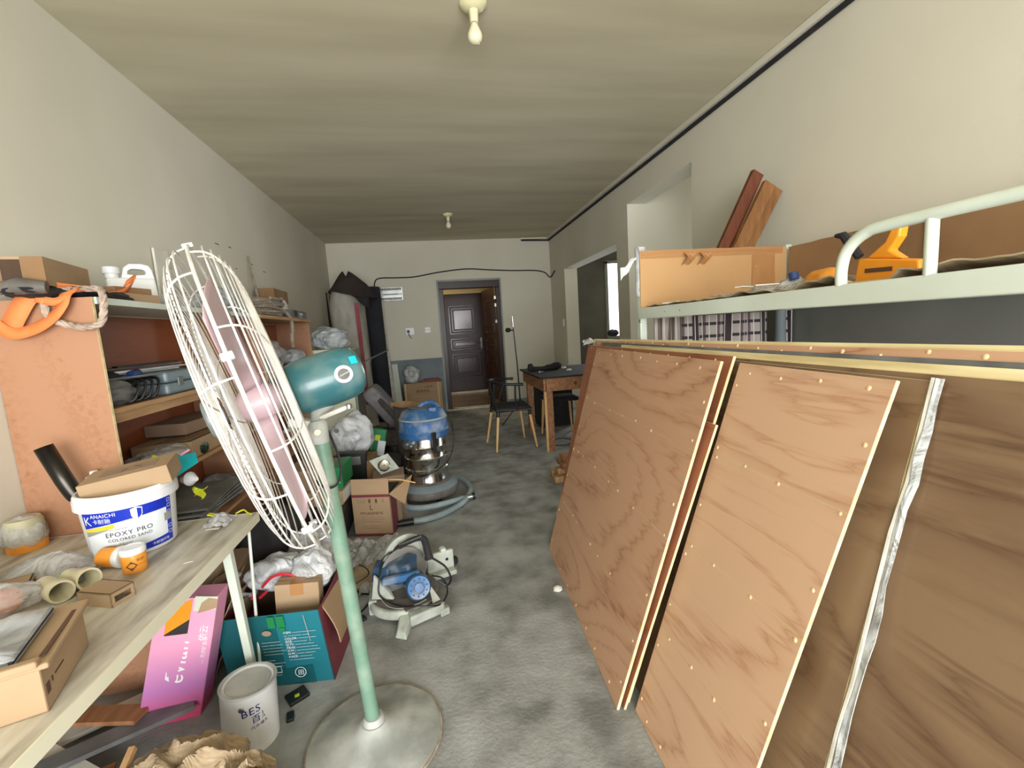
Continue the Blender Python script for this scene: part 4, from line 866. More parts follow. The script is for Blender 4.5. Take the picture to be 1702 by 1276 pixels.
# --- fourth board (.42) and floor level, mostly in shade
Z4 = .421
put('bag', MB().blob((-1.27, 2.30, Z4+.05), (.10, .24, .07), 33, .35, floor=Z4), 'film', label='clear bag on the lowest board of the near shelf unit', cat='bag', smooth=1)
put('bag', MB().blob((-1.29, 2.72, Z4+.06), (.11, .18, .08), 34, .35, floor=Z4), 'dusty_plastic', label='grey bag beside the clear one on the lowest board', cat='bag', smooth=1)
t, T = carton('carton', 'dark brown carton on the lowest board of the far unit', (-1.31, 3.75, Z4), (.22, .5, .2), 0, 'cardboard_dark')
put('blade_case', MB().box(-1.20, -1.05, 1.90, 2.30, Z4+.20, Z4+.215, RZ(8)), 'dark_stuff', label='dark flat case sticking out of the shelf behind the table', cat='case', bevel=.002)
put('red_strip', MB().box(-1.10, -1.08, 1.98, 2.28, Z4+.216, Z4+.222, RZ(-8)), 'red_print', label='thin red strip on the dark flat case', cat='strip')
t = thing('side_board', 'stack of thin grey boards in the near shelf behind the table edge', 'boards', (-1.0, 2.05, .60))
for k in range(4): put('board', MB().box(-1.28, -.98, 1.86+.02*k, 2.30+.01*k, .598+.013*k, .606+.013*k, RZ(3*k-4)), 'dusty_plastic', t)
# brightly coloured scraps between pail and shelf
t = thing('yellow_cloth', 'lime yellow crumpled film hanging between the pail and the shelf', 'cloth', (-1.10, 1.93, .70))
for (x, y, z, s) in ((-1.10, 1.92, .86, .05), (-1.08, 1.90, .78, .045), (-.985, 1.93, .72, .035)):
    put('piece', MB().grid(lambda u, v, x=x, y=y, z=z, s=s: (x+s*(u-.5)*1.2+.01*sin(7*v), y+.02*sin(5*u+3*v), z+s*(v-.5)+.012*sin(6*u)), 8, 8), 'lime', t, solid=.001)
t = thing('cyan_sheet', 'bright cyan folded sheet right of the white pail', 'sheet', (-1.0, 1.86, .80))
put('sheet', MB()._a([(-1.065, 1.86, .80), (-1.005, 1.80, .815), (-.945, 1.88, .855), (-.975, 1.93, .885), (-1.035, 1.93, .875)], [(0, 1, 2, 3, 4)]), 'cyan', t, solid=.002)
put('white_cup', MB().tube([(-1.02, 1.90, .785), (-.985, 1.885, .79), (-.955, 1.87, .79)], [.012, .028, .008], 12), 'white_plastic', t, smooth=1)
put('pink_edge', MB().box(-1.03, -.99, 1.925, 1.93, .885, .893, RY(-28)), 'pink_card', t)

# ================================================================== PEDESTAL FAN
fan = thing('pedestal_fan', 'large old industrial pedestal fan with green pole, teal motor and dusty white wire cage', 'fan', (-.29, 1.353, 0))
put('base', MB().lathe([(0, 0), (.212, 0), (.214, .006), (.208, .014), (.19, .018), (.10, .035), (.06, .05), (.04, .07), (0, .07)], (-.29, 1.353, 0), seg=56), 'fan_base', fan, smooth=1)
put('base_rim', MB().tube([(-.29+.211*cos(a*pi/28), 1.353+.211*sin(a*pi/28), .008) for a in range(56)], .0055, 6, closed=True), 'rope_dusty', fan, smooth=1)
put('collar', MB().lathe([(0, .06), (.036, .06), (.034, .08), (.028, .088), (0, .088)], (-.29, 1.353, 0)), 'fan_base', fan, smooth=1)
ptop = Vector((-.351, 1.353, 1.045)); pbot = Vector((-.291, 1.353, .06))
put('pole', MB().tube([pbot, lerp(pbot, ptop, .55), lerp(pbot, ptop, .56), ptop], [.0225, .0225, .0235, .0245], 20), 'fan_green', fan, smooth=1)
put('pole_head', MB().tube([ptop+Vector((0, 0, -.045)), ptop+Vector((0, 0, -.043)), ptop+Vector((-.001, 0, .012)), ptop+Vector((-.002, 0, .022))], [.026, .0275, .0275, .020], 20), 'fan_base', fan, smooth=1)
put('screw', MB().lathe([(0, .009), (.009, .008), (.0115, 0)], ptop+Vector((.004, -.027, -.008)), (.1, -1, .05), 16), 'cream_plastic', fan, smooth=1)
a_, t_ = radians(19.5), radians(14.0); L_ = .168; RF = .44
nF = Vector((-cos(t_)*cos(a_), -cos(t_)*sin(a_), -sin(t_))); M0 = Vector((-.353, 1.42, 1.173)); CF = M0+nF*L_
hF = Vector((sin(a_), -cos(a_), 0)); vF = nF.cross(hF); vF = vF if vF.z > 0 else -vF
def FP(r, th, d): return CF+hF*(r*cos(th))+vF*(r*sin(th))+nF*d
PROF = {1: [(.05, .086), (.12, .088), (.22, .088), (.31, .084), (.375, .074), (.415, .056), (.435, .030), (.44, 0)],
        -1: [(.09, .088), (.15, .087), (.22, .085), (.31, .080), (.375, .068), (.415, .050), (.435, .028), (.44, 0)]}
def pd(sign, r):
    P_ = PROF[sign]
    for (r0_, d0_), (r1_, d1_) in zip(P_, P_[1:]):
        if r <= r1_: return lerp(d0_, d1_, (r-r0_)/(r1_-r0_))
    return 0
for sign, name in ((1, 'front_guard'), (-1, 'rear_guard')):
    mb = MB(); n_ = 21
    for k in range(n_):
        r_ = lerp(.075 if sign > 0 else .11, .405, k/(n_-1)); mb.tube([FP(r_, 2*pi*i/60, sign*(pd(sign, r_)+.0015)) for i in range(60)], .0016, 5, closed=True)
    for r_ in (.421, .434): mb.tube([FP(r_, 2*pi*i/72, sign*pd(sign, r_)) for i in range(72)], .0022, 6, closed=True)
    put(name, mb, 'fan_wire', fan, smooth=1)
    for k in range(10):
        th = 2*pi*k/10+(.25 if sign > 0 else .5)
        put('guard_rib', MB().tube([FP(r, th, sign*d) for r, d in PROF[sign]], .0024, 6, smooth=4), 'fan_wire', fan, smooth=1)
put('cage_rim', MB().tube([FP(.441, 2*pi*i/72, 0) for i in range(72)], .0042, 7, closed=True), 'fan_wire', fan, smooth=1)
for k in range(6):
    th = 2*pi*k/6+.35; mb = MB(); q = Matrix((hF*cos(th)+vF*sin(th), -hF*sin(th)+vF*cos(th), nF)).transposed()
    mb.T = TR(FP(.445, th, 0), q); mb.box(-.009, .002, -.008, .008, -.012, .012); put('rim_clip', mb, 'white_plastic', fan, bevel=.002)
put('front_badge', MB().lathe([(0, .132), (.050, .130), (.056, .124), (.056, .112), (.02, .110), (.02, .086), (0, .086)], CF, nF, 30), 'grey_disc', fan, smooth=1)
put('rear_plate', MB().lathe([(0, -.09), (.095, -.09), (.105, -.082), (.100, -.076), (0, -.076)], CF, nF, 30), 'white_dusty', fan, smooth=1)
put('hub', MB().lathe([(0, .05), (.03, .05), (.05, .03), (.055, -.03), (.03, -.06), (0, -.06)], CF, nF, 24), 'blade_pink', fan, smooth=1)
for k in range(3):
    th0 = 2*pi*k/3+1.05
    mb = MB().grid(lambda u, v: FP(.05+.31*u, th0+(v-.5)*(.62+.2*sin(pi*u))*(1 if u > .1 else .6), (.5-v)*.06*(1-.3*u)), 12, 8)
    put('blade', mb, 'blade_pink', fan, solid=.003, smooth=1)
# motor
put('motor_housing', MB().lathe([(0, -.088), (.062, -.088), (.076, -.098), (.082, -.12), (.0835, -.20), (.082, -.25), (.074, -.28), (.055, -.298), (.03, -.305), (0, -.306)], CF, nF, 36), 'fan_teal', fan, smooth=1)
tocam = (CAM-M0); ax = -nF; pc = (tocam-ax*tocam.dot(ax)).normalized(); side = ax.cross(pc)
if side.z < 0: side = -side
DC = CF-nF*.235+pc*.079+side*(-.002)
put('dial_plate', MB().lathe([(0, 0), (.026, 0), (.026, .006), (0, .006)], DC, pc, 28), 'white_plastic', fan, smooth=1)
put('dial_knob', MB().lathe([(0, .006), (.0165, .006), (.0155, .02), (0, .021)], DC, pc, 22), 'saw_grey', fan, smooth=1)
mb = MB(); mb.T = TR(DC, Matrix((ax, side, pc)).transposed()); mb.box(-.015, .015, -.0025, .0025, .020, .024, RZ(10)); put('dial_pointer', mb, 'grey_disc', fan)
mb = MB(); mb.T = TR(CF-nF*.275+pc*.072+side*.028, Matrix((ax, side, pc)).transposed() @ RX(-15) @ RY(20)); mb.box(-.011, .011, -.012, .012, 0, .004); put('sticker', mb, 'cyan', fan)
put('motor_foot', MB().tube([M0+Vector((.02, 0, -.07)), ptop+Vector((-.01, .03, .03)), ptop+Vector((0, 0, .005))], [.022, .020, .018], 12), 'fan_base', fan, smooth=1)
put('swing_arm', MB().tube([M0+Vector((.09, -.05, -.075)), M0+Vector((.05, -.06, -.088)), M0+Vector((-.03, -.05, -.115)), M0+Vector((-.10, -.04, -.135))], [.006, .0075, .0075, .006], 8, smooth=4), 'white_dusty', fan, smooth=1)
put('swing_joint', MB().lathe([(0, -.006), (.010, -.006), (.010, .006), (0, .006)], M0+Vector((.09, -.05, -.075)), (0, 0, 1), 12), 'steel', fan)
put('pull_rod', MB().tube([CF-nF*.30+Vector((0, 0, .01)), CF-nF*.34+Vector((.0, -.005, .018)), CF-nF*.385+Vector((.01, 0, .028))], .0025, 6), 'black', fan)
put('tilt_bracket', MB().box(-.43, -.37, 1.34, 1.39, 1.05, 1.075, RY(12)), 'white_dusty', fan, bevel=.004)
put('cord', MB().tube([(-.33, 1.375, 1.03), (-.305, 1.345, .97), (-.297, 1.33, .92), (-.305, 1.322, .885), (-.325, 1.315, .872), (-.352, 1.32, .878), (-.37, 1.335, .89), (-.375, 1.36, .88), (-.345, 1.385, .86)], .0035, 7, smooth=5), 'black', fan, smooth=1)

# ================================================================== FLOOR CLUTTER, LEFT SIDE
# paint can
cx, cy = -.703, 1.46
can = thing('paint_can', 'round white paint can with dented lid between the teal carton and the fan base', 'can', (cx, cy, 0))
CT = TR((cx, cy, 0), RY(3) @ RX(-2))
def L_(prof_, seg=44, **k):
    mb = MB(); mb.T = CT; return mb.lathe(prof_, seg=seg, **k)
put('body', L_([(0, 0), (.082, 0), (.084, .003), (.082, .006), (.082, .195), (.084, .198), (.0845, .202), (.076, .2), (0, .19)]), 'white_plastic', can, smooth=1)
put('lid', L_([(0, .2005), (.066, .2005), (.070, .196), (.073, .196), (.075, .2045), (.0845, .2055), (.0855, .202), (.0845, .199)]), 'fan_base', can, smooth=1)
mb = MB(); mb.T = CT; thc = math.atan2(-cy, -cx); mb.lathe([(0, .003), (.007, .0025), (.009, 0)], (.083*cos(thc-.35), .083*sin(thc-.35), .165), (cos(thc-.35), sin(thc-.35), 0), 14); put('handle_ear', mb, 'steel', can, smooth=1)
cb = lambda th: ((cx, cy), lambda z: .0832, th)
for s, sz, th, z, m_ in (('BEST', .034, thc-.25, .142, 'ink_blue'), ('百思特', .028, thc+.05, .112, 'ink_blue'), ('内外墙乳胶漆', .013, thc+.0, .092, 'ink_blue'), ('BEST', .034, thc+1.5, .142, 'ink_blue')):
    put('lettering', text_mb(s, sz, (0, 0, z), (1, 0, 0), (0, 0, 1), cb(th), space=1.12), m_, can)
for k in range(7): put('fine_print', text_mb('—— ——— — ————'[:9-k % 3], .009, (0, 0, .078-.008*k), (1, 0, 0), (0, 0, 1), cb(thc+.16)), 'label_grey', can)
# pink carton
pk = thing('pink_carton', 'tall pink printed carton leaning under the folding table edge', 'box', (-1.0, 1.63, 0))
BLp, BRp, TRp, TLp = Vector((-1.12, 1.585, .0)), Vector((-.925, 1.60, 0)), Vector((-.805, 1.60, .452)), Vector((-.985, 1.59, .475))
dv = Vector((0, .085, 0))
def PP(u, v, d=0): return lerp(lerp(BLp, BRp, u), lerp(TLp, TRp, u), v)+Vector((0, -d, 0))
mb = MB(); mb.hexa([PP(0, 0), PP(1, 0), PP(1, 0)+dv, PP(0, 0)+dv], [PP(0, .97), PP(1, .97), PP(1, .97)+dv, PP(0, .97)+dv]); put('body', mb, 'pink_print', pk, bevel=.003)
mb = MB()._a([PP(.62, .87, .0012), PP(1.0, .87, .0012), PP(1.0, .97, .0012), PP(.62, .985, .0012)], [(0, 1, 2, 3)]); put('torn_patch', mb, 'cream_metal', pk)
mb = MB()._a([PP(.70, .85, .0018), PP(1.0, .88, .0018), PP(1.0, .95, .0018), PP(.85, .965, .0018), PP(.74, .93, .0018)], [(0, 1, 2, 3, 4)]); put('torn_patch', mb, 'cardboard', pk)
mb = MB()._a([PP(.20, .70, .0012), PP(.58, .70, .0012), PP(.58, .96, .0012), PP(.20, .90, .0012)], [(0, 1, 2, 3)]); put('window', mb, 'dark_stuff', pk)
mb = MB()._a([PP(.20, .71, .0018), PP(.58, .81, .0018), PP(.58, .965, .0018), PP(.20, .90, .0018)], [(0, 1, 2, 3)]); put('window_card', mb, 'orange_card', pk)
vd = (TLp-BLp).normalized(); rd = Vector((vd.z, 0, -vd.x))
put('lettering', text_mb('evian', .075, PP(.62, .305, .0015), vd, -rd, space=1.05), 'white_print', pk)
mm = MB(); o_ = PP(.40, .34, .0018)
for a, b, c in (((0, 0), (.020, .004), (.010, .018)), ((.010, -.012+.02), (.035, .012), (.022, .030)), ((.030, .012), (.050, .016), (.046, .030))):
    mm._a([o_+vd*q[0]+Vector((-rd.x, 0, -rd.z))*q[1] for q in (a, b, c)], [(0, 1, 2)])
put('mountain_logo', mm, 'white_print', pk)
put('lettering', text_mb('依云', .030, PP(.90, .62, .0015), vd, -rd), 'white_print', pk)
put('lettering', text_mb('— 天然矿泉水', .016, PP(.92, .44, .0015), vd, -rd), 'white_print', pk)
# teal carton, open top
tc_ = thing('teal_carton', 'open teal printed carton with maroon side, full of bags and packaging', 'box', (-.66, 1.8, 0))
a0, b0 = Vector((-.862, 1.70, 0)), Vector((-.478, 1.655, 0)); dn = Vector((.02, .30, 0)); hh = .295
def TC(u, v, d=0, z=0): p = lerp(a0, b0, u)+dn*v+Vector((0, 0, z)); p.x += .03*(z/hh)*(-1 if u < .5 else -1)*.9; return p
mb = MB(); th = .005
mb.hexa([TC(0, 0), TC(1, 0), TC(1, .015), TC(0, .015)], [TC(0, 0, 0, hh*.97), TC(1, 0, 0, hh), TC(1, .015, 0, hh), TC(0, .015, 0, hh*.97)]); put('front_wall', mb, 'teal_card', tc_)
mb = MB().hexa([TC(0, -.003), TC(.56, -.003), TC(.56, 0), TC(0, 0)], [TC(0, -.003, 0, hh*.965), TC(.56, -.003, 0, hh*.98), TC(.56, 0, 0, hh*.98), TC(0, 0, 0, hh*.965)]); put('front_flap', mb, 'teal_card2', tc_)
mb = MB().hexa([TC(.3, -.008), TC(.82, -.008), TC(.82, -.004), TC(.3, -.004)], [TC(.3, -.008, 0, .06), TC(.82, -.008, 0, .075), TC(.82, -.004, 0, .075), TC(.3, -.004, 0, .06)]); put('bottom_tape', mb, 'teal_card2', tc_)
mb = MB().hexa([TC(.987, 0), TC(1, 0), TC(1, 1), TC(.987, 1)], [TC(.987, 0, 0, hh), TC(1, 0, 0, hh), TC(1, 1, 0, hh), TC(.987, 1, 0, hh)]); put('side_wall', mb, 'maroon_card', tc_)
mb = MB().hexa([TC(0, 0), TC(.013, 0), TC(.013, 1), TC(0, 1)], [TC(0, 0, 0, hh*.97), TC(.013, 0, 0, hh*.97), TC(.013, 1, 0, hh), TC(0, 1, 0, hh)]); put('side_wall', mb, 'maroon_card', tc_)
mb = MB().hexa([TC(0, .985), TC(1, .985), TC(1, 1), TC(0, 1)], [TC(0, .985, 0, hh), TC(1, .985, 0, hh), TC(1, 1, 0, hh), TC(0, 1, 0, hh)]).hexa([TC(.01, .01), TC(.99, .01), TC(.99, .99), TC(.01, .99)], [TC(.01, .01, 0, .006), TC(.99, .01, 0, .006), TC(.99, .99, 0, .006), TC(.01, .99, 0, .006)]); put('inner_wall', mb, 'kraft_dark', tc_)
put('flap', MB().grid(lambda u, v: (-.505+.03*v+.025*sin(2*v)+.01*u, 1.69+.25*u, hh-.004-.165*v-.02*u*v), 6, 6), 'cardboard', tc_, solid=.004)
put('flap', MB().grid(lambda u, v: (-.885-.05*v, 1.70+.27*u, hh-.012+.07*v+.01*sin(6*u)), 6, 5), 'cardboard_dark', tc_, solid=.004)
mb = MB(); hx = lambda u, z, d=.0095: TC(u, 0, 0, z)+Vector((0, -d, 0))
mb._a([hx(.47+.045*cos(k*pi/8)*1.0, .225+.011*sin(k*pi/8)) for k in range(16)], [tuple(range(16))]); put('hand_hole', mb, 'cardboard_grey', tc_)
fd = (b0-a0).normalized()
def ttext(s, size, u, z, m='label_white', d=.010, sp=1): put('lettering', text_mb(s, size, hx(u, z, d), fd, (0, 0, 1), space=sp), m, tc_)
for k, s in enumerate(('ITEM: ———————', '— ———— ——', 'COLOR: ——— ——', 'SIZE: ————', 'Q.TY: —— — ——', 'MEAS: ———— ——', 'G.W.: ———————', 'N.W.: —— ———', 'MADE ————', '— ——————')): ttext(s, .0125, .62, .215-.0125*k, d=.006)
for k, s in enumerate(('——————', '—— —— ——', '——————', '— ——————', '——————', '', '———', '——————', '—————', '', '—— ——', '————')): ttext(s, .0115, .40, .185-.0125*k, d=.0095)
mb = MB()
for r0_, r1_ in ((.0185, .021), ):
    vs = [hx(.70, .055, .0105)+fd*(r*cos(2*pi*k/28))+Vector((0, 0, r*sin(2*pi*k/28))) for k in range(28) for r in (r0_, r1_)]
    mb._a(vs, [(2*k, 2*k+1, (2*k+3) % 56, (2*k+2) % 56) for k in range(28)])
put('round_mark', mb, 'label_white', tc_); ttext('田', .024, .672, .046, d=.0105)
mb = MB()
for (x0, x1, z0, z1) in ((.47, .53, .060, .062), (.47, .53, .085, .087), (.47, .474, .060, .087), (.526, .53, .060, .087)):
    mb._a([hx(x0, z0, .0105), hx(x1, z0, .0105), hx(x1, z1, .0105), hx(x0, z1, .0105)], [(0, 1, 2, 3)])
put('box_mark', mb, 'label_white', tc_)
mb = MB()._a([hx(.84, .285, .006), hx(.848, .285, .006), hx(.862, .175, .006), hx(.854, .175, .006)], [(0, 1, 2, 3)]); put('scratch', mb, 'label_grey', tc_)
mb = MB()
for (u0, u1, z0, z1) in ((.50, .57, .245, .29), (.585, .66, .245, .29), (.60, .65, .225, .243)): mb._a([hx(u0, z0, .0102), hx(u1, z0, .0102), hx(u1, z1, .0102), hx(u0, z1, .0102)], [(0, 1, 2, 3)])
put('green_print', mb, 'green_box', tc_)
t, T = carton('small_carton', 'small kraft carton standing up out of the teal carton', (-.615, 1.79, .20), (.165, .06, .155), -2, 'cardboard', (0, 3), tape='tape')
put('white_bag', MB().blob((-.575, 1.885, .345), (.085, .08, .085), 51, .25), 'bag_white', label='white plastic bag stuffed in the right of the teal carton', cat='bag', smooth=1)
wb = thing('printed_bag', 'crumpled white shopping bag with red print in the teal carton', 'bag', (-.74, 1.96, .28))
put('bag', MB().blob((-.735, 1.925, .335), (.125, .085, .065), 53, .25), 'bag_white', wb, smooth=1)
put('handle_loop', MB().tube([(-.86, 1.885, .37), (-.885, 1.88, .33), (-.86, 1.87, .29), (-.81, 1.865, .28), (-.80, 1.86, .31)], .009, 8, smooth=5), 'bag_white', wb, smooth=1)
for pts in (((-.76, 1.83, .33), (-.715, 1.825, .37), (-.67, 1.825, .375), (-.63, 1.825, .355), (-.635, 1.82, .335)), ((-.68, 1.825, .365), (-.675, 1.822, .34), (-.655, 1.82, .325)), ((-.805, 1.83, .285), (-.79, 1.828, .315)), ((-.775, 1.83, .285), (-.745, 1.828, .31))):
    put('red_print', MB().tube([Vector(p)+Vector((0, 0, -.005)) for p in pts], .006, 6, smooth=4), 'red_print', wb, smooth=1)
put('film_bag', MB().blob((-.62, 2.10, .36), (.10, .07, .085), 57, .4), 'film', label='clear film bag above the white bags below the fan cage', cat='bag', smooth=1)
put('black_bag', MB().blob((-.86, 2.27, .30), (.16, .15, .19), 61, .14, floor=.02), 'black_soft', label='big black stuffed bag behind the table legs', cat='bag', smooth=1)
carton('old_carton', 'old brown carton with a pale label behind the pink carton', (-1.02, 2.02, .0), (.24, .26, .36), 6, 'cardboard_grey', tape=None)
put('pale_label', MB().box(-1.02, -.93, 1.884, 1.886, .25, .32), 'paper', label='pale address label on the old carton behind the pink one', cat='label')
t = thing('crumpled_carton', 'torn brown carton flaps bunched between the pink and teal cartons', 'cardboard', (-.87, 1.78, .2))
for k in range(5):
    put('flap', MB().grid(lambda u, v, k=k: (-.955+.018*k+.05*v-.04*(1-v)+.012*sin(5*v+k)-.05*(1-v)*(k % 2), 1.70+.22*u+.01*k, .03+.42*v-.04*k*v+.01*sin(7*u)), 8, 12), ('cardboard_old', 'cardboard_grey', 'cardboard_dark')[k % 3], t, solid=.004)
t = thing('board_scrap', 'dark boards and planks stacked on the floor under the folding table', 'boards', (-1.15, 1.3, 0)); rnd.seed(21)
for k in range(9):
    put('board', MB().box(-1.40+rnd.uniform(-.03, .08), -.98+rnd.uniform(-.1, .12), 1.0+.08*k, 1.07+.08*k, .015+.018*(k % 4), .030+.018*(k % 4), RZ(rnd.uniform(-35, 35))), ('dusty_plastic', 'pine_dark', 'paper')[k % 3], t)
put('wood_stick', MB().box(-.86, -.845, .95, 1.20, .22, .24, RX(25)), 'pine', label='short wooden stick beside the crumpled paper sack', cat='stick', bevel=.002)
# crumpled corrugated carton in the foreground
sk = thing('crumpled_sack', 'crumpled corrugated kraft cardboard bunched in the left foreground', 'cardboard', (-.68, 1.10, 0))
def crump(c, r, seed, lo):
    def f(u, v):
        th = u*2*pi; ph = v*pi*.62
        d = Vector((sin(ph)*cos(th), sin(ph)*sin(th), cos(ph))); n = noise.noise(d*2.2+Vector((seed, 0, 0))); n2 = noise.noise(d*6+Vector((seed, 1, 0)))
        k = 1+.20*(1-2*abs(n)*1.5)+.05*n2+.006*sin(th*42)
        return (c[0]+r[0]*d.x*k, c[1]+r[1]*d.y*k, max(lo, c[2]+r[2]*d.z*k))
    return MB().grid(f, 150, 40)
put('folded_sheet', crump((-.72, 1.12, .10), (.185, .14, .17), 3.3, .0), 'corrugated', sk, smooth=1)
put('folded_sheet', crump((-.56, 1.04, .07), (.12, .11, .155), 8.7, .0), 'corrugated', sk, smooth=1)
mb = MB().grid(lambda u, v: (-.60+.07*u-.02*v, 1.12+.02*sin(9*u)-.03*v, .225+.045*v+.018*noise.noise(Vector((u*9, v*4, 3)))-.02*u), 20, 8); put('torn_edge', mb, 'cardboard_old', sk, solid=.003)
put('plaster_crumb', MB().blob((-.605, 1.03, .262), (.010, .007, .005), 3, .3), 'paper', label='small white crumb on the crumpled cardboard', cat='crumb', smooth=1)
t = thing('phone_holder', 'small black plastic gadget with yellow mark on the floor by the paint can', 'gadget', (-.60, 1.60, 0))
put('body', MB().box(-.635, -.565, 1.57, 1.63, 0, .014, RZ(35)), 'black', t, bevel=.003); put('mark', MB().box(-.605, -.59, 1.585, 1.60, .0142, .0148, RZ(20)), 'lime', t)
put('black_clip', MB().box(-.61, -.585, 1.49, 1.53, 0, .012, RZ(15)), 'black', label='small black clip on the floor right of the paint can', cat='clip', bevel=.003)
# wine carton
wc = thing('carton', 'kraft carton with maroon bands and open flaps beside the vacuum cleaner', 'box', (-.47, 3.0, 0))
W0, W1, WD, WH = Vector((-.605, 2.915, 0)), Vector((-.362, 2.85, 0)), Vector((.05, .22, 0)), .285
def WP(u, v, z, d=0): n = Vector((W1.y-W0.y, -(W1.x-W0.x), 0)).normalized(); return lerp(W0, W1, u)+WD*v+Vector((0, 0, z))+n*d
put('body', MB().hexa([WP(0, 0, 0), WP(1, 0, 0), WP(1, 1, 0), WP(0, 1, 0)], [WP(0, 0, WH), WP(1, 0, WH), WP(1, 1, WH), WP(0, 1, WH)]), 'cardboard', wc)
put('dark_inside', MB().hexa([WP(.03, .03, WH), WP(.97, .03, WH), WP(.97, .97, WH), WP(.03, .97, WH)], [WP(.03, .03, WH+.001), WP(.97, .03, WH+.001), WP(.97, .97, WH+.001), WP(.03, .97, WH+.001)]), 'dark_stuff', wc)
for z0, z1 in ((0, .018), (WH-.018, WH)):
    put('maroon_band', MB().hexa([WP(-.002, -.002, z0, .001), WP(1.002, -.002, z0, .001), WP(1.004, 1, z0), WP(-.004, 1, z0)], [WP(-.002, -.002, z1, .001), WP(1.002, -.002, z1, .001), WP(1.004, 1, z1), WP(-.004, 1, z1)]), 'maroon_card', wc)
put('side_band', MB().hexa([WP(1.0, .1, .018), WP(1.004, .1, .018), WP(1.004, .6, .018), WP(1.0, .6, .018)], [WP(1, .1, WH-.018), WP(1.004, .1, WH-.018), WP(1.004, .6, WH-.018), WP(1, .6, WH-.018)]), 'maroon_card', wc)
put('flap', MB().hexa([WP(0, 0, WH), WP(1, 0, WH), WP(1, .015, WH), WP(0, .015, WH)], [WP(-.02, .12, WH+.095), WP(.98, .12, WH+.095), WP(.98, .135, WH+.095), WP(-.02, .135, WH+.095)]), 'cardboard', wc)
put('flap', MB().hexa([WP(1, 0, WH), WP(1, .8, WH), WP(1.01, .8, WH), WP(1.01, 0, WH)], [WP(1.42, -.1, WH-.06), WP(1.42, .85, WH+.06), WP(1.43, .85, WH+.06), WP(1.43, -.1, WH-.06)]), 'cardboard', wc)
wd = (W1-W0).normalized()
def wtext(s, size, u, z, al='LEFT'): put('lettering', text_mb(s, size, WP(u, 0, z, .0015), wd, (0, 0, 1), align=al), 'ink_brown', wc)
wtext('MYLEASNEYE', .026, .5, .150, 'CENTER'); wtext('L', .05, .5, .182, 'CENTER')
for k, s in enumerate(('—— — ——— —— ——', '———— — ——————', '——— —— — ————', '', '——— ——————', '— ———————')): wtext(s, .013, .22, .128-.015*k)
for u0 in (.14, .22, .30, .44, .62, .80):
    put('handling_mark', MB()._a([WP(u0, 0, .228, .0015), WP(u0+.055, 0, .228, .0015), WP(u0+.055, 0, .255, .0015), WP(u0, 0, .255, .0015)], [(0, 1, 2, 3)]), 'ink_brown' if u0 in (.44, .62) else 'cardboard_grey', wc)
put('wooden_rod', MB().tube([(-.37, 2.93, .355), (-.28, 2.91, .35), (-.19, 2.89, .325)], .0045, 8, smooth=5), 'beech', label='thin pale curved rod lying across the open flaps of the banded carton', cat='rod', smooth=1)
# stack behind the fan pole
cr = thing('crate', 'black plastic storage box on the floor behind the fan pole', 'crate', (-.85, 3.0, 0))
mb = MB().hexa([(-1.08, 2.84, 0), (-.66, 2.80, 0), (-.66, 3.22, 0), (-1.08, 3.26, 0)], [(-1.10, 2.82, .235), (-.635, 2.78, .235), (-.635, 3.24, .235), (-1.10, 3.28, .235)])
put('body', mb, 'black_soft', cr, bevel=.012)
put('rim', MB().box(-1.11, -.63, 2.775, 3.28, .228, .248), 'black', cr, bevel=.006)
t, T = carton('small_carton', 'small brown carton on the black crate behind the fan pole', (-.80, 2.98, .25), (.33, .22, .09), -6, 'cardboard', tape=None)
mb = MB(); mb.T = T; mb.box(.166, .167, -.10, .10, .01, .085); put('white_end', mb, 'paper', t)
t, T = carton('carton', 'carton with green ends and label stacked above the small brown one', (-.82, 3.05, .342), (.36, .26, .135), -3, 'cardboard_grey', tape=None)
mb = MB(); mb.T = T; mb.box(.10, .182, -.132, .132, -.001, .136); put('green_end', mb, 'green_box', t)
mb = MB(); mb.T = T; mb.box(.02, .09, -.1315, -.130, .0, .12); put('pale_panel', mb, 'cardboard', t)
mb = MB(); mb.T = T; mb.box(.12, .135, -.134, -.132, .03, .05).box(.15, .165, -.134, -.132, .035, .05); put('white_mark', mb, 'white_print', t)
ps = thing('black_case', 'open black plastic instrument case standing behind the cartons', 'case', (-.68, 3.45, .2))
put('body', MB().box(-.80, -.585, 3.46, 3.52, .18, .43, RY(4)), 'black', ps, bevel=.006)
put('cutout', MB().box(-.69, -.62, 3.455, 3.46, .33, .395), 'steel', ps, bevel=.003)
put('cutout', MB().box(-.785, -.72, 3.455, 3.46, .33, .395), 'dusty_plastic', ps, bevel=.003)
carton('carton', 'plain brown carton supporting the black case and the white bag', (-.74, 3.62, 0), (.42, .28, .345), 2, 'cardboard_dark', tape=None)
wb = thing('plastic_bag', 'large translucent white plastic bag standing on the stack behind the fan', 'bag', (-.70, 3.72, .345))
put('bag', MB().blob((-.705, 3.70, .52), (.165, .13, .175), 81, .22, floor=.346), 'bag_white', wb, smooth=1)
put('print', MB().lathe([(0, 0), (.018, 0), (.018, .001), (0, .001)], (-.80, 3.585, .585), (-.1, -1, .2), 12), 'saw_grey', wb)
pl = thing('ceiling_fixture_plate', 'square white plate with a round chrome socket tilted on the carton stack', 'plate', (-.42, 3.2, .3))
R = Matrix((Vector((.93, .05, -.37)).normalized(), Vector((.30, .55, .78)).normalized(), Vector((.25, -.83, .50)).normalized())).transposed()
T = TR((-.415, 3.19, .385), R)
mb = MB(); mb.T = T; mb.hexa([(-.11, 0, 0), (0, -.075, 0), (.11, .0, 0), (0, .085, 0)], [(-.11, 0, .006), (0, -.075, .006), (.11, .0, .006), (0, .085, .006)]); put('plate', mb, 'saw_white', pl, bevel=.002)
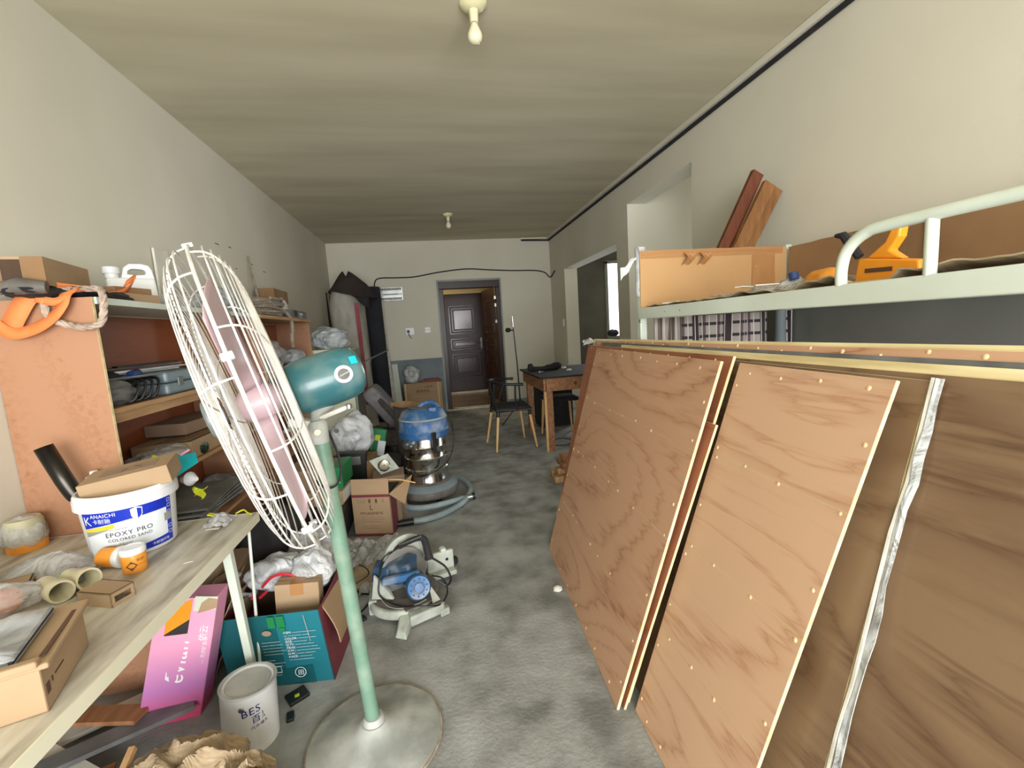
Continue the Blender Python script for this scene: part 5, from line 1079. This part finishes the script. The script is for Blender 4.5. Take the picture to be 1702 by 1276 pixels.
mb = MB(); mb.T = T; mb.lathe([(.026, .006), (.040, .006), (.043, .012), (.036, .018), (.026, .014)], (0, -.01, 0), seg=28); put('chrome_ring', mb, 'chrome', pl, smooth=1)
mb = MB(); mb.T = T; mb.lathe([(0, .006), (.026, .006), (.024, .010), (.010, .012), (0, .016)], (0, -.01, 0), seg=20); put('socket', mb, 'black', pl, smooth=1)
carton('carton', 'grey-brown carton holding up the white plate behind the banded carton', (-.40, 3.27, 0), (.22, .20, .30), 5, 'cardboard_grey', tape=None)
gp = thing('green_packet', 'green and yellow printed packet with white bottle behind the white bag', 'packet', (-.54, 4.0, 0))
put('packet', MB().box(-.62, -.50, 4.0, 4.06, .20, .48, RY(14)), 'green_box', gp, bevel=.006)
put('yellow_panel', MB().box(-.575, -.53, 3.995, 3.999, .38, .43, RY(14)), 'lime', gp)
put('white_panel', MB().box(-.565, -.50, 3.99, 3.998, .24, .375, RY(14)), 'label_white', gp)
put('lettering', text_mb('———', .04, (-.61, 3.992, .30), (.2, 0, 1), (-1, 0, .2)), 'white_print', gp)
put('dark_bin', MB().lathe([(0, 0), (.16, 0), (.19, .20), (.185, .205), (0, .205)], (-.56, 4.05, 0)), 'dark_stuff', label='dark round tub under the green packet', cat='tub', smooth=1)
put('floor_film', MB().grid(lambda u, v: (-.72+.38*u+.02*sin(8*v), 2.50+.32*v+.02*sin(9*u), .004+.05*abs(noise.noise(Vector((u*4.5, v*4, 5))))+.03*abs(noise.noise(Vector((u*11, v*9, 2))))), 34, 26), 'film', label='crumpled clear film spread on the floor in front of the banded carton', cat='film', solid=.001)
put('brown_board', MB().box(-.55, -.40, 2.28, 2.55, .0, .008, RZ(-8)), 'cardboard_old', label='small flat brown cardboard piece on the floor left of the saw', cat='cardboard')
# cream cabinet with the silver bag
cb_ = thing('metal_cabinet', 'cream metal cabinet beyond the shelf units, grey right side', 'cabinet', (-1.16, 4.95, 0))
put('body', MB().box(-1.475, -.83, 4.70, 5.25, 0.02, 1.19), 'cream_metal', cb_, bevel=.01)
put('side_panel', MB().box(-.8295, -.815, 4.76, 5.24, .02, 1.18), 'grey_metal', cb_, bevel=.003)
put('door', MB().box(-1.46, -.88, 4.69, 4.70, .06, 1.155), 'cream_metal', cb_, bevel=.004)
put('top_edge', MB().box(-1.478, -.822, 4.682, 4.71, 1.165, 1.20), 'cream_metal', cb_, bevel=.006)
put('silver_bag', MB().blob((-1.06, 4.90, 1.30), (.19, .15, .125), 91, .28, floor=1.201), 'bag_silver', label='silver-grey knotted plastic bag on top of the cream cabinet', cat='bag', smooth=1)
# vacuum cleaner
VX, VY = -.125, 3.50
vc = thing('vacuum_cleaner', 'round workshop vacuum cleaner with blue head and dented chrome drum', 'vacuum cleaner', (VX, VY, 0))
put('base', MB().lathe([(0, .03), (.205, .03), (.232, .045), (.238, .08), (.225, .11), (.19, .135), (.172, .15), (0, .15)], (VX, VY, 0), seg=44), 'saw_grey', vc, smooth=1)
put('base_top', MB().lathe([(.16, .148), (.193, .136), (.225, .113), (.232, .10), (.228, .098), (.19, .12), (.16, .13)], (VX, VY, 0), seg=44), 'wainscot', vc, smooth=1)
for k in range(4):
    a = k*pi/2+.4; put('castor', MB().lathe([(0, -.013), (.022, -.013), (.024, 0), (.022, .013), (0, .013)], (VX+.19*cos(a), VY+.19*sin(a), .024), (sin(a), -cos(a), 0), 16), 'black', vc, smooth=1)
put('drum', MB().lathe([(.165, .14), (.168, .16), (.163, .17), (.163, .235), (.170, .243), (.170, .255), (.163, .262), (.163, .325), (.169, .333), (.169, .343), (.163, .35), (.161, .42), (.166, .428), (.161, .436), (.160, .52)], (VX, VY, 0), seg=48), 'chrome', vc, smooth=1)
put('head', MB().lathe([(.160, .50), (.188, .50), (.192, .51), (.192, .545), (.196, .552), (.190, .56), (.186, .64), (.189, .648), (.182, .655), (.160, .70), (.12, .722), (.05, .73), (0, .73)], (VX, VY, 0), seg=48), 'blue_plastic', vc, smooth=1)
put('head_groove', MB().lathe([(.1865, .642), (.1905, .645), (.1905, .650), (.186, .653)], (VX, VY, 0), seg=48), 'saw_white', vc)
put('handle', MB().tube([(VX-.03, VY-.05, .722), (VX-.0, VY-.06, .755), (VX+.06, VY-.04, .765), (VX+.10, VY-.02, .745), (VX+.12, VY-.01, .715)], .018, 10, smooth=5), 'blue_plastic', vc, smooth=1)
put('top_plate', MB().lathe([(0, .73), (.075, .729), (.08, .735), (.05, .745), (0, .746)], (VX-.03, VY-.02, 0), seg=24), 'dusty_plastic', vc, smooth=1)
put('switch_box', MB().box(VX+.05, VX+.11, VY-.125, VY-.07, .70, .735), 'blue_plastic', vc, bevel=.006)
ia = Vector((-.62, -.78, 0)).normalized(); ic = Vector((VX, VY, .475))+ia*.15
put('inlet', MB().lathe([(.0, -.01), (.055, -.01), (.05, .02), (.034, .022), (.034, .07), (.026, .07), (.024, .03), (0, .03)], ic, ia, 26), 'steel', vc, smooth=1)
for aa in (-1.18, 1.9):
    d = Vector((cos(aa), sin(aa), 0)); c = Vector((VX, VY, .50))+d*.175; tt = Vector((-sin(aa), cos(aa), 0))
    mb = MB().hexa([c-tt*.014+Vector((0, 0, -.105)), c+tt*.014+Vector((0, 0, -.105)), c+tt*.014+d*.02+Vector((0, 0, -.105)), c-tt*.014+d*.02+Vector((0, 0, -.105))], [c-tt*.02+Vector((0, 0, .055)), c+tt*.02+Vector((0, 0, .055)), c+tt*.02+d*.03+Vector((0, 0, .055)), c-tt*.02+d*.03+Vector((0, 0, .055))])
    put('latch', mb, 'black', vc, bevel=.006)
put('power_cord', MB().tube([(VX+.19, VY-.02, .66), (VX+.215, VY-.05, .60), (VX+.225, VY-.03, .50), (VX+.215, VY-.06, .40), (VX+.16, VY-.12, .30), (VX+.03, VY-.185, .24), (VX-.08, VY-.16, .22), (VX-.13, VY-.13, .28)], .0045, 7, smooth=7), 'black', vc, smooth=1)
hs = thing('vacuum_hose', 'grey flexible hose coiled on the floor around the vacuum base', 'hose', (VX, 3.1, 0))
P = [(.13, 3.27, .03), (-.02, 3.16, .05), (-.16, 3.12, .055), (-.28, 3.18, .05), (-.375, 3.32, .04), (-.39, 3.5, .035), (-.30, 3.78, .03), (-.05, 3.86, .03), (.14, 3.74, .03), (.20, 3.52, .03), (.185, 3.36, .028), (.12, 3.2, .026), (.0, 3.06, .026), (-.13, 2.985, .026), (-.235, 2.975, .026)]
hp = spline([Vector(p) for p in P], 14); hr = [.0225 if i % 2 else .0205 for i in range(len(hp))]
put('tube', MB().tube(hp, hr, 12), 'hose', hs, smooth=1)
put('cuff', MB().tube([(.13, 3.27, .03), (.165, 3.275, .031), (.165, 3.275, .031), (.20, 3.28, .033)], [.024, .024, .021, .021], 14), 'steel', hs)
put('cuff', MB().tube([(.20, 3.28, .033), (.22, 3.283, .034)], .026, 14), 'black', hs)
put('cuff', MB().tube([(-.23, 2.975, .026), (-.29, 2.97, .026), (-.37, 2.965, .024)], [.024, .024, .018], 14), 'black', hs)
put('tray', MB().lathe([(0, 0), (.125, 0), (.135, .010), (.130, .010), (.122, .004), (0, .004)], (-.30, 4.20, .645), (.08, -.05, 1), 30), 'pine', label='shallow round wooden tray resting behind the vacuum head', cat='tray', smooth=1)
put('tub', MB().lathe([(0, 0), (.10, 0), (.12, .635), (0, .635)], (-.30, 4.22, 0)), 'fabric_dark', label='dark round tub under the wooden tray behind the vacuum', cat='tub', smooth=1)
# mitre saw
sw = thing('mitre_saw', 'dusty blue mitre saw with black handle and round base on the floor', 'power saw', (-.2, 2.05, 0))
SC = Vector((-.235, 2.09, 0))
put('turntable', MB().lathe([(0, .03), (.15, .03), (.16, .036), (.162, .055), (.155, .064), (.10, .066), (0, .066)], SC, seg=40), 'saw_grey', sw, smooth=1)
put('turntable_rim', MB().lathe([(.150, .022), (.170, .024), (.175, .04), (.170, .060), (.158, .066)], SC, seg=40, a0=pi*.55, a1=pi*1.75), 'saw_white', sw, smooth=1, solid=.003)
mb = MB().hexa([(-.27, 1.83, .0), (-.215, 1.80, .0), (-.19, 1.93, .0), (-.25, 1.95, .0)], [(-.255, 1.84, .03), (-.225, 1.815, .03), (-.19, 1.93, .05), (-.25, 1.95, .055)])
put('front_foot', mb, 'saw_white', sw, bevel=.008); mb = MB()
mb.hexa([(-.20, 1.865, .012), (-.05, 1.93, .012), (-.045, 1.955, .012), (-.215, 1.93, .012)], [(-.20, 1.865, .06), (-.05, 1.93, .06), (-.045, 1.955, .06), (-.215, 1.93, .06)])
put('front_beam', mb, 'saw_white', sw, bevel=.008); mb = MB()
mb.hexa([(-.07, 1.915, .0), (-.025, 1.935, 0), (-.03, 1.965, 0), (-.07, 1.95, 0)], [(-.07, 1.915, .035), (-.025, 1.935, .035), (-.03, 1.965, .035), (-.07, 1.95, .035)])
put('foot', mb, 'saw_white', sw, bevel=.006)
put('side_foot', MB().box(-.40, -.36, 2.02, 2.10, 0, .07), 'saw_white', sw, bevel=.006)

mb = MB(); mb.T = TR((-.055, 2.24, .0), RZ(18)); mb.box(-.075, .07, -.012, .012, .055, .155).box(-.075, .07, -.05, .05, .03, .056).box(.0, .03, -.02, .02, .15, .175); put('fence', mb, 'saw_white', sw, bevel=.008)
mb = MB(); mb.T = TR((-.055, 2.24, .0), RZ(18)); mb.lathe([(0, 0), (.008, 0), (.008, .002), (0, .002)], (.03, -.013, .11), (0, -1, 0), 12); put('bolt_hole', mb, 'black', sw)
for q_ in ((-.02, .03, 2.28, 2.33, 0, .04), (-.30, -.26, 2.18, 2.25, 0, .035), (-.20, -.15, 2.2, 2.26, 0, .035)): put('rear_foot', MB().box(*q_), 'saw_grey', sw, bevel=.006)
mb = MB().hexa([(-.385, 2.03, .075), (-.28, 2.0, .075), (-.275, 2.015, .075), (-.38, 2.045, .075)], [(-.37, 2.06, .175), (-.30, 2.03, .10), (-.295, 2.045, .10), (-.365, 2.075, .175)]); put('white_fence', mb, 'saw_white', sw, bevel=.004)
put('blade_guard', MB().lathe([(0, -.018), (.115, -.018), (.125, -.008), (.125, .012), (.11, .02), (0, .02)], (-.225, 2.20, .165), (.42, -.85, .15), 34), 'saw_white', sw, smooth=1)
put('blade', MB().lathe([(0, -.001), (.118, -.001), (.118, .001), (0, .001)], (-.235, 2.13, .135), (.42, -.85, .15), 48), 'steel', sw)
put('gear_case', MB().hexa([(-.33, 2.08, .11), (-.19, 2.02, .11), (-.17, 2.12, .11), (-.31, 2.18, .11)], [(-.32, 2.09, .20), (-.20, 2.03, .215), (-.16, 2.13, .225), (-.29, 2.18, .215)]), 'blue_saw', sw, bevel=.014)
put('arm', MB().hexa([(-.335, 2.02, .135), (-.15, 1.985, .165), (-.145, 2.015, .165), (-.33, 2.055, .135)], [(-.33, 2.03, .165), (-.155, 1.99, .20), (-.15, 2.02, .20), (-.325, 2.06, .165)]), 'blue_plastic', sw, bevel=.008)
put('vent_box', MB().hexa([(-.39, 2.10, .12), (-.31, 2.06, .12), (-.29, 2.12, .12), (-.37, 2.16, .12)], [(-.38, 2.11, .19), (-.30, 2.07, .19), (-.28, 2.13, .20), (-.36, 2.17, .20)]), 'blue_saw', sw, bevel=.006)
mc = Vector((-.165, 1.985, .135)); md_ = Vector((.22, -.93, .28)).normalized()
put('motor', MB().lathe([(0, -.12), (.052, -.12), (.056, -.10), (.055, -.01), (.058, 0), (.058, .028), (.052, .036), (.046, .036)], mc, md_, 34), 'blue_saw', sw, smooth=1)
put('motor_cap', MB().lathe([(0, .030), (.046, .030), (.052, .037), (.050, .040), (.030, .038), (.028, .034), (.022, .034), (.020, .042), (0, .043)], mc, md_, 34), 'blue_plastic', sw, smooth=1)
e1 = md_.orthogonal().normalized(); e2 = md_.cross(e1); mb = MB()
for k in range(10):
    a = 2*pi*k/10; p = mc+md_*.0405+(e1*cos(a)+e2*sin(a))*.038; mb.lathe([(0, 0), (.004, 0), (.004, .0015), (0, .0015)], p, md_, 8)
put('vent_hole', mb, 'ink_dark', sw)
put('handle', MB().tube([(-.275, 2.16, .215), (-.262, 2.155, .245), (-.225, 2.15, .268), (-.175, 2.15, .285), (-.135, 2.15, .288), (-.122, 2.15, .265), (-.115, 2.15, .22), (-.108, 2.14, .175)], [.011, .012, .013, .014, .015, .017, .018, .022], 10, smooth=5), 'black_soft', sw, smooth=1)
mb = MB()
for k in range(14): p = lerp(Vector((-.245, 2.148, .274)), Vector((-.14, 2.146, .302)), k/13); mb.box(p.x-.002, p.x+.002, p.y-.010, p.y+.006, p.z-.004, p.z+.002)
put('grip_rib', mb, 'dusty_plastic', sw)
put('table_insert', MB().hexa([(-.22, 1.90, .066), (-.10, 1.955, .066), (-.09, 2.05, .066), (-.26, 2.0, .066)], [(-.22, 1.90, .072), (-.10, 1.955, .072), (-.09, 2.05, .072), (-.26, 2.0, .072)]), 'saw_grey', sw, bevel=.002)
put('white_wedge', MB().hexa([(-.10, 1.93, .07), (-.065, 1.95, .07), (-.07, 1.96, .07), (-.10, 1.945, .07)], [(-.115, 1.99, .125), (-.11, 1.995, .125), (-.11, 2.0, .125), (-.115, 2.0, .125)]), 'saw_white', sw)
put('scale_mark', MB().tube([(-.34, 2.03, .067), (-.30, 1.965, .067), (-.24, 1.935, .067), (-.17, 1.94, .0735), (-.13, 1.965, .0735)], .002, 5, smooth=5), 'saw_white', sw)
put('power_cord', MB().tube([(-.265, 2.15, .235), (-.30, 2.13, .24), (-.33, 2.11, .22), (-.34, 2.05, .17), (-.345, 2.02, .10), (-.29, 1.98, .075), (-.235, 1.935, .078), (-.17, 1.90, .09), (-.09, 1.90, .075), (-.055, 1.96, .05), (-.03, 2.03, .06), (-.05, 2.10, .085), (-.10, 2.08, .12)], .004, 7, smooth=7), 'black', sw, smooth=1)
put('power_cord', MB().tube([(-.11, 2.14, .19), (-.07, 2.13, .165), (-.03, 2.12, .13), (-.01, 2.10, .08), (-.03, 2.06, .07), (-.07, 2.07, .095)], .0055, 7, smooth=6), 'black', sw, smooth=1)
put('side_knob', MB().blob((.015, 2.33, .045), (.022, .03, .025), 3, .1), 'black_soft', sw, smooth=1)
put('black_cable', MB().tube([(-.60, 2.62, .006), (-.55, 2.54, .006), (-.475, 2.46, .006), (-.455, 2.38, .006), (-.51, 2.30, .006), (-.47, 2.22, .006), (-.41, 2.16, .02), (-.43, 2.08, .006), (-.49, 2.0, .006)], .0045, 7, smooth=8), 'black', label='black cable snaking on the floor from the cartons to the saw', cat='cable', smooth=1)
put('power_bank', MB().box(-.475, -.41, 1.975, 2.01, 0, .014, RZ(35)), 'black', label='black flat remote on the floor left of the saw', cat='remote', bevel=.004)
put('clear_wrapper', MB().grid(lambda u, v: (-.475+.07*u, 2.20+.10*v, .004+.015*abs(sin(5*u+3*v))), 8, 8), 'film', label='small clear wrapper on the floor left of the saw base', cat='wrapper', solid=.001)
put('paper_scrap', MB().blob((.505, 1.975, .010), (.022, .018, .012), 5, .3, floor=0), 'paper', label='small white scrap on the floor at the foot of the front plywood sheet', cat='paper', smooth=1)

# ================================================================== FAR END
# tall woven sack, hat, felt roll
ws = thing('woven_sack', 'tall pale woven sack with a red stripe leaning in the far left corner', 'sack', (-1.15, 6.55, 0))
def sackf(u, v):
    a = u*2*pi; z = .02+1.93*v; rx = lerp(.235, .20, v)*(1+.06*noise.noise(Vector((cos(a), sin(a), v*3)))); ry = .16
    if v > .93: rx *= 1-(v-.93)*3
    return (lerp(-1.10, -1.165, v)+rx*cos(a)*abs(cos(a))**-.25 if abs(cos(a)) > 1e-3 else -1.13, 6.60+ry*sin(a), z)
put('body', MB().grid(sackf, 48, 24), 'sacking', ws, smooth=1)
put('red_stripe', MB().grid(lambda u, v: (lerp(-1.0, -.985, v)+.055*u-.03+.035*(1-v), lerp(6.445, 6.45, v)-.012, .35+1.42*v), 2, 14), 'sack_red', ws, solid=.002)
put('slouch_hat', MB().grid(lambda u, v: (lambda a, r: (-1.10+.05*v+r*cos(a)*(1.1 if cos(a) < 0 else 1.25), 6.52+.75*r*sin(a), 1.90+.28*(1-v)**1.2+.035*sin(2*a+1)*(1-v*.3)-.10*max(0, v-.6)*(1+1.6*cos(a-.6))))(u*2*pi, .03+.245*v**.8), 40, 14), 'hat_cloth', label='dark brown cloth slumped like a hat on top of the woven sack', cat='cloth', solid=.006, smooth=1)
put('black_cloth', MB().grid(lambda u, v: (-1.14+.33*u, 6.42-.03*sin(4*u), 2.0-.10*u-.18*v*(.3+u*.9)+.02*sin(9*u+4*v)), 14, 8), 'black_soft', label='folded black cloth hanging under the hat over the sack', cat='cloth', solid=.008, smooth=1)
put('felt_roll', MB().lathe([(0, 0), (.115, 0), (.118, .01), (.122, 2.02), (.112, 2.03), (.03, 2.03), (0, 2.01)], (-.80, 6.95, 0), (-.015, .02, 1), 32), 'felt', label='tall dark grey felt roll standing beside the woven sack', cat='roll', smooth=1)
for i, x in enumerate((-1.465, -1.43, -1.395)):
    put('thin_board', MB().box(x-.012, x+.01, 6.95, 7.05, 0, 1.98-.03*i, RY(-1.2)), ('dark_stuff', 'cardboard_grey', 'sack_red')[i], label=('thin black board in the far left corner, touching the left wall', 'thin pale brown board in the far left corner, between the two dark ones', 'thin reddish board in the far left corner, beside the sack')[i], cat='board', group='thin boards in the far left corner')
put('trunking_strip', MB().hexa([(-.66, 6.90, 0), (-.60, 6.90, 0), (-.60, 6.92, 0), (-.66, 6.92, 0)], [(-.765, 7.26, 1.33), (-.715, 7.26, 1.33), (-.715, 7.28, 1.33), (-.765, 7.28, 1.33)]), 'white_dusty', label='taller white plastic strip leaning on the end wall by the felt roll', cat='strip', group='white plastic strips leaning on the end wall')
put('trunking_strip', MB().hexa([(-.60, 6.80, 0), (-.51, 6.80, 0), (-.51, 6.82, 0), (-.60, 6.82, 0)], [(-.675, 7.26, .84), (-.585, 7.26, .84), (-.585, 7.28, .84), (-.675, 7.28, .84)]), 'white_paint', label='shorter wide white strip leaning on the end wall behind the grey seat', cat='strip', group='white plastic strips leaning on the end wall')
t, T = carton('carton', 'large kraft carton with pale taped edges against the end wall beside the door', (-.20, 7.08, 0), (.58, .34, .545), -2, 'cardboard', tape=None)
mb = MB(); mb.T = T; mb.box(-.275, -.255, -.172, -.170, 0, .545).box(.225, .245, -.172, -.170, 0, .545); put('pale_edge', mb, 'beech', t)
mb = MB(); mb.T = T; mb.box(-.0, .25, -.02, .12, .546, .575); put('red_box', mb, 'sack_red', t)
for s, sz, x, z in (('———— 品质生活', .045, -.18, .46), ('家居用品', .05, -.11, .40), ('———', .04, -.08, .30)):
    mb = text_mb(s, sz, (x-.20, 6.905, z), (1, 0, 0), (0, 0, 1)); put('lettering', mb, 'ink_brown', t)
put('plastic_bag', MB().blob((-.36, 7.0, .68), (.11, .09, .135), 97, .3, floor=.547), 'bag_white', label='small pale plastic bag on top of the large carton by the end wall', cat='bag', smooth=1)
# grey upholstered seat turned on its side
gs = thing('folded_seat', 'grey upholstered seat with backrest lying against the cabinet', 'seat', (-.56, 4.95, 0))
def pad(c, sx, sy, sz, R, m, name, par, lab=None):
    mb = MB(); mb.T = TR(c, R)
    def f(u, v):
        a = u*2*pi; b = (v-.5)*pi; e = .35; s_ = lambda t, e: math.copysign(abs(t)**e, t)
        return (sx*s_(cos(b), e)*s_(cos(a), e), sy*s_(cos(b), e)*s_(sin(a), e), sz*s_(sin(b), e))
    mb.grid(f, 40, 20); return put(name, mb, m, par, lab, smooth=1)
pad((-.575, 4.93, .55), .085, .22, .25, RY(-36), 'fabric_grey', 'backrest', gs)
pad((-.49, 4.75, .50), .03, .06, .19, RY(-36), 'fabric_dark', 'side_pad', gs)
pad((-.53, 4.78, .23), .17, .17, .075, RY(10), 'fabric_dark', 'seat', gs)
put('strap', MB().tube([(-.48, 4.73, .60), (-.455, 4.70, .50), (-.44, 4.69, .42), (-.40, 4.68, .44), (-.38, 4.69, .50)], .008, 8, smooth=5), 'rope', gs, smooth=1)
put('piping', MB().tube([(-.70, 4.73, .72), (-.66, 4.73, .60), (-.60, 4.73, .50), (-.55, 4.73, .42), (-.53, 4.73, .34)], .005, 6, smooth=5), 'black_soft', gs)
put('base', MB().lathe([(0, 0), (.17, 0), (.19, .03), (.17, .15), (0, .16)], (-.50, 4.85, 0), seg=26), 'black', gs, smooth=1)
# bench
WX0, WX1, WY0, WY1, WZ = 1.065, 1.96, 4.30, 5.33, .785
bn = thing('workbench', 'rough wooden workbench with dark top and stout timber legs by the doorway', 'table', (1.5, 4.8, 0))
put('top', MB().box(WX0-.035, WX1, WY0-.01, WY1+.02, WZ-.018, WZ), 'black_soft', bn, bevel=.002)
put('apron', MB().box(WX0+.02, WX1-.02, WY0, WY0+.03, WZ-.15, WZ-.018), 'pine_dark', bn, bevel=.002)
put('apron', MB().box(WX0, WX0+.03, WY0, WY1, WZ-.15, WZ-.018), 'pine_dark', bn, bevel=.002)
put('apron', MB().box(WX0+.02, WX1-.02, WY1-.03, WY1, WZ-.15, WZ-.018), 'pine_dark', bn, bevel=.002)
for x, y in ((WX0+.01, WY0+.005), (WX0+.01, WY1-.08), (WX1-.1, WY0+.005), (WX1-.1, WY1-.08)):
    put('leg', MB().box(x+.02, x+.09, y+.025 if y < 4.5 else y-.01, y+.06, 0, WZ-.15), 'pine_dark', bn, bevel=.002)
    if y < 4.5: put('leg_cheek', MB().box(x, x+.02, y+.02, y+.06, 0, WZ-.02), 'beech' if x < 1.2 else 'pine', bn)
put('knot', MB().lathe([(0, 0), (.018, 0), (.018, .001), (0, .001)], (1.40, WY0-.0, .70), (0, -1, 0), 14), 'timber_red', bn)
bag = thing('cloth_bundle', 'black folded cloth bundle on top of the workbench', 'bundle', (1.28, 5.0, WZ))
put('cloth', MB().tube([(1.10, 4.98, WZ+.028), (1.16, 4.98, WZ+.022), (1.24, 4.98, WZ+.022), (1.33, 4.98, WZ+.032), (1.41, 4.98, WZ+.042), (1.45, 4.98, WZ+.035)], [.03, .028, .026, .034, .042, .03], 12, smooth=4), 'black_soft', bag, smooth=1)
put('peak', MB().blob((1.09, 4.98, WZ+.04), (.035, .03, .05), 7, .2, floor=WZ), 'black_soft', bag, smooth=1)
for i, (x, y) in enumerate(((1.47, 4.72), (1.50, 5.02))):
    put('small_cup', MB().lathe([(0, 0), (.028, 0), (.032, .008), (.022, .02), (0, .024)], (x, y, WZ), seg=18), 'white_plastic', label=('small white domed cap on the workbench, the nearer one', 'small white domed cap on the workbench, the farther one')[i], cat='cap', group='white caps on the workbench', smooth=1)
put('glass_piece', MB().blob((1.15, 4.75, WZ+.008), (.035, .02, .010), 5, .2, floor=WZ), 'chrome', label='small shiny metal piece on the near left of the workbench top', cat='part', smooth=1)
# wishbone chair
ch = thing('wishbone_chair', 'black wishbone-back chair with beige tapered legs beside the workbench', 'chair', (.77, 4.77, 0))
LG = {'a': ((.571, 4.512), (.625, 4.60)), 'b': ((.526, 4.978), (.60, 4.93)), 'c': ((1.024, 4.57), (.965, 4.60)), 'd': ((.977, 5.015), (.93, 4.95))}
for k, (f_, s_) in LG.items():
    put('leg', MB().tube([(f_[0], f_[1], 0), (lerp(f_[0], s_[0], .92), lerp(f_[1], s_[1], .92), .37)], [.011, .0165], 12), 'beech', ch, smooth=1)
    put('leg_socket', MB().tube([(lerp(f_[0], s_[0], .90), lerp(f_[1], s_[1], .90), .36), (s_[0], s_[1], .43)], [.0185, .019], 12), 'black', ch, smooth=1)
put('seat_frame', MB().tube([(.61, 4.59, .425), (.98, 4.585, .425), (.955, 4.965, .425), (.59, 4.945, .425)], .016, 8, closed=True), 'black', ch, smooth=1)
put('seat', MB().grid(lambda u, v: (lerp(.60, .975, u), lerp(4.58, 4.96, v), .447-.018*sin(pi*u)*sin(pi*v)), 10, 10), 'black_soft', ch, solid=.02, smooth=1)
put('top_rail', MB().tube([(.905, 4.545, .70), (.80, 4.55, .705), (.68, 4.59, .715), (.60, 4.70, .73), (.575, 4.80, .735), (.60, 4.90, .73), (.68, 4.975, .725), (.80, 5.0, .72), (.88, 4.99, .715)], [.016, .014, .014, .016, .018, .016, .014, .014, .016], 10, smooth=6), 'black', ch, smooth=1)
for (a, b) in (((.62, 4.62, .42), (.70, 4.575, .71)), ((.60, 4.92, .42), (.70, 4.98, .72)), ((.625, 4.62, .42), (.60, 4.86, .73)), ((.60, 4.92, .42), (.60, 4.70, .73)), ((.62, 4.64, .43), (.61, 4.69, .735)), ((.83, 4.56, .43), (.82, 4.55, .705))):
    put('back_spindle', MB().tube([a, lerp(Vector(a), Vector(b), .5)+Vector((-.012, 0, 0)), b], .0105, 8, smooth=4), 'black', ch, smooth=1)
put('back_splat', MB().hexa([(.598, 4.73, .43), (.598, 4.82, .43), (.606, 4.82, .43), (.606, 4.73, .43)], [(.570, 4.715, .73), (.570, 4.83, .73), (.578, 4.83, .73), (.578, 4.715, .73)]), 'black', ch, bevel=.003)
# stool under the bench
stl = thing('stool', 'black-seated stool with beige legs pushed under the workbench', 'stool', (1.42, 4.95, 0))
put('seat', MB().box(1.22, 1.60, 4.78, 5.12, .43, .47), 'black_soft', stl, bevel=.012)
for (x, y, dx, dy) in ((1.25, 4.80, -.03, -.03), (1.57, 4.80, .03, -.03), (1.25, 5.09, -.03, .03), (1.57, 5.09, .03, .03)):
    put('leg', MB().tube([(x+dx, y+dy, 0), (x, y, .43)], [.012, .018], 10), 'beech', stl, smooth=1)
put('dark_tool_box', MB().box(1.28, 1.72, 5.42, 5.75, 0, .50), 'black_soft', label='black box standing on the floor behind the workbench', cat='box', bevel=.01)
put('cable_loop', MB().tube([(1.20, 4.6, .006), (1.26, 4.75, .006), (1.38, 4.78, .006), (1.45, 4.66, .006), (1.38, 4.52, .006), (1.26, 4.5, .006)], .004, 6, closed=True, smooth=6), 'black', label='thin dark cable looped on the floor under the workbench', cat='cable', smooth=1)
# tripod with phone clamp
tp = thing('tripod', 'thin black tripod stand with a phone clamp against the end wall', 'tripod', (1.09, 5.85, 0))
put('pole', MB().tube([(1.11, 5.85, .25), (1.10, 5.85, .8), (1.075, 5.85, 1.30)], [.011, .009, .006], 10), 'black', tp, smooth=1)
put('hub', MB().lathe([(0, 0), (.022, 0), (.022, .12), (0, .12)], (1.11, 5.85, .20)), 'black', tp)
put('top_stick', MB().tube([(1.075, 5.85, 1.31), (1.072, 5.85, 1.45)], .011, 10), 'chrome', tp, smooth=1)
put('clamp', MB().tube([(1.075, 5.85, 1.265), (1.02, 5.83, 1.268)], .008, 8).blob((1.0, 5.82, 1.27), (.04, .025, .03), 3, .1), 'black', tp, smooth=1)
for a in (200, 320, 80):
    d = Vector((cos(radians(a)), sin(radians(a)), 0)); put('leg', MB().tube([Vector((1.11, 5.85, .30)), Vector((1.11, 5.85, .01))+d*.30], .0065, 8), 'black', tp, smooth=1)
# timber blocks behind the plywood foot
rnd.seed(5); BL_ = [(.98, 3.62, .0, .30, .07, 'pine', 'long pale block at the bottom of the offcut stack behind the plywood'), (.96, 3.46, 0, .28, .07, 'pine', 'pale block at the front foot of the offcut stack'), (1.0, 3.52, .052, .26, .08, 'pine', 'pale block in the middle of the offcut stack'), (1.03, 3.46, .104, .24, .07, 'pine_dark', 'brown block near the top of the offcut stack'), (1.04, 3.60, .104, .26, .07, 'pine_dark', 'brown block at the back of the offcut stack'), (1.05, 3.53, .156, .24, .09, 'pine_dark', 'topmost reddish block of the offcut stack')]
for x, y, z, l, w_, m_, lab in BL_:
    put('timber_block', MB().box(x-.06, x-.06+l, y-w_/2, y+w_/2, z, z+.05, RZ(rnd.uniform(-8, 8))), m_, label=lab, cat='timber', group='timber offcuts stacked behind the plywood', bevel=.003)
put('window_stuff', MB().blob((3.02, 7.10, 1.10), (.10, .05, .06), 3, .2, floor=1.05), 'dark_stuff', label='dark cloth heap on the sill of the far window', cat='cloth', smooth=1)
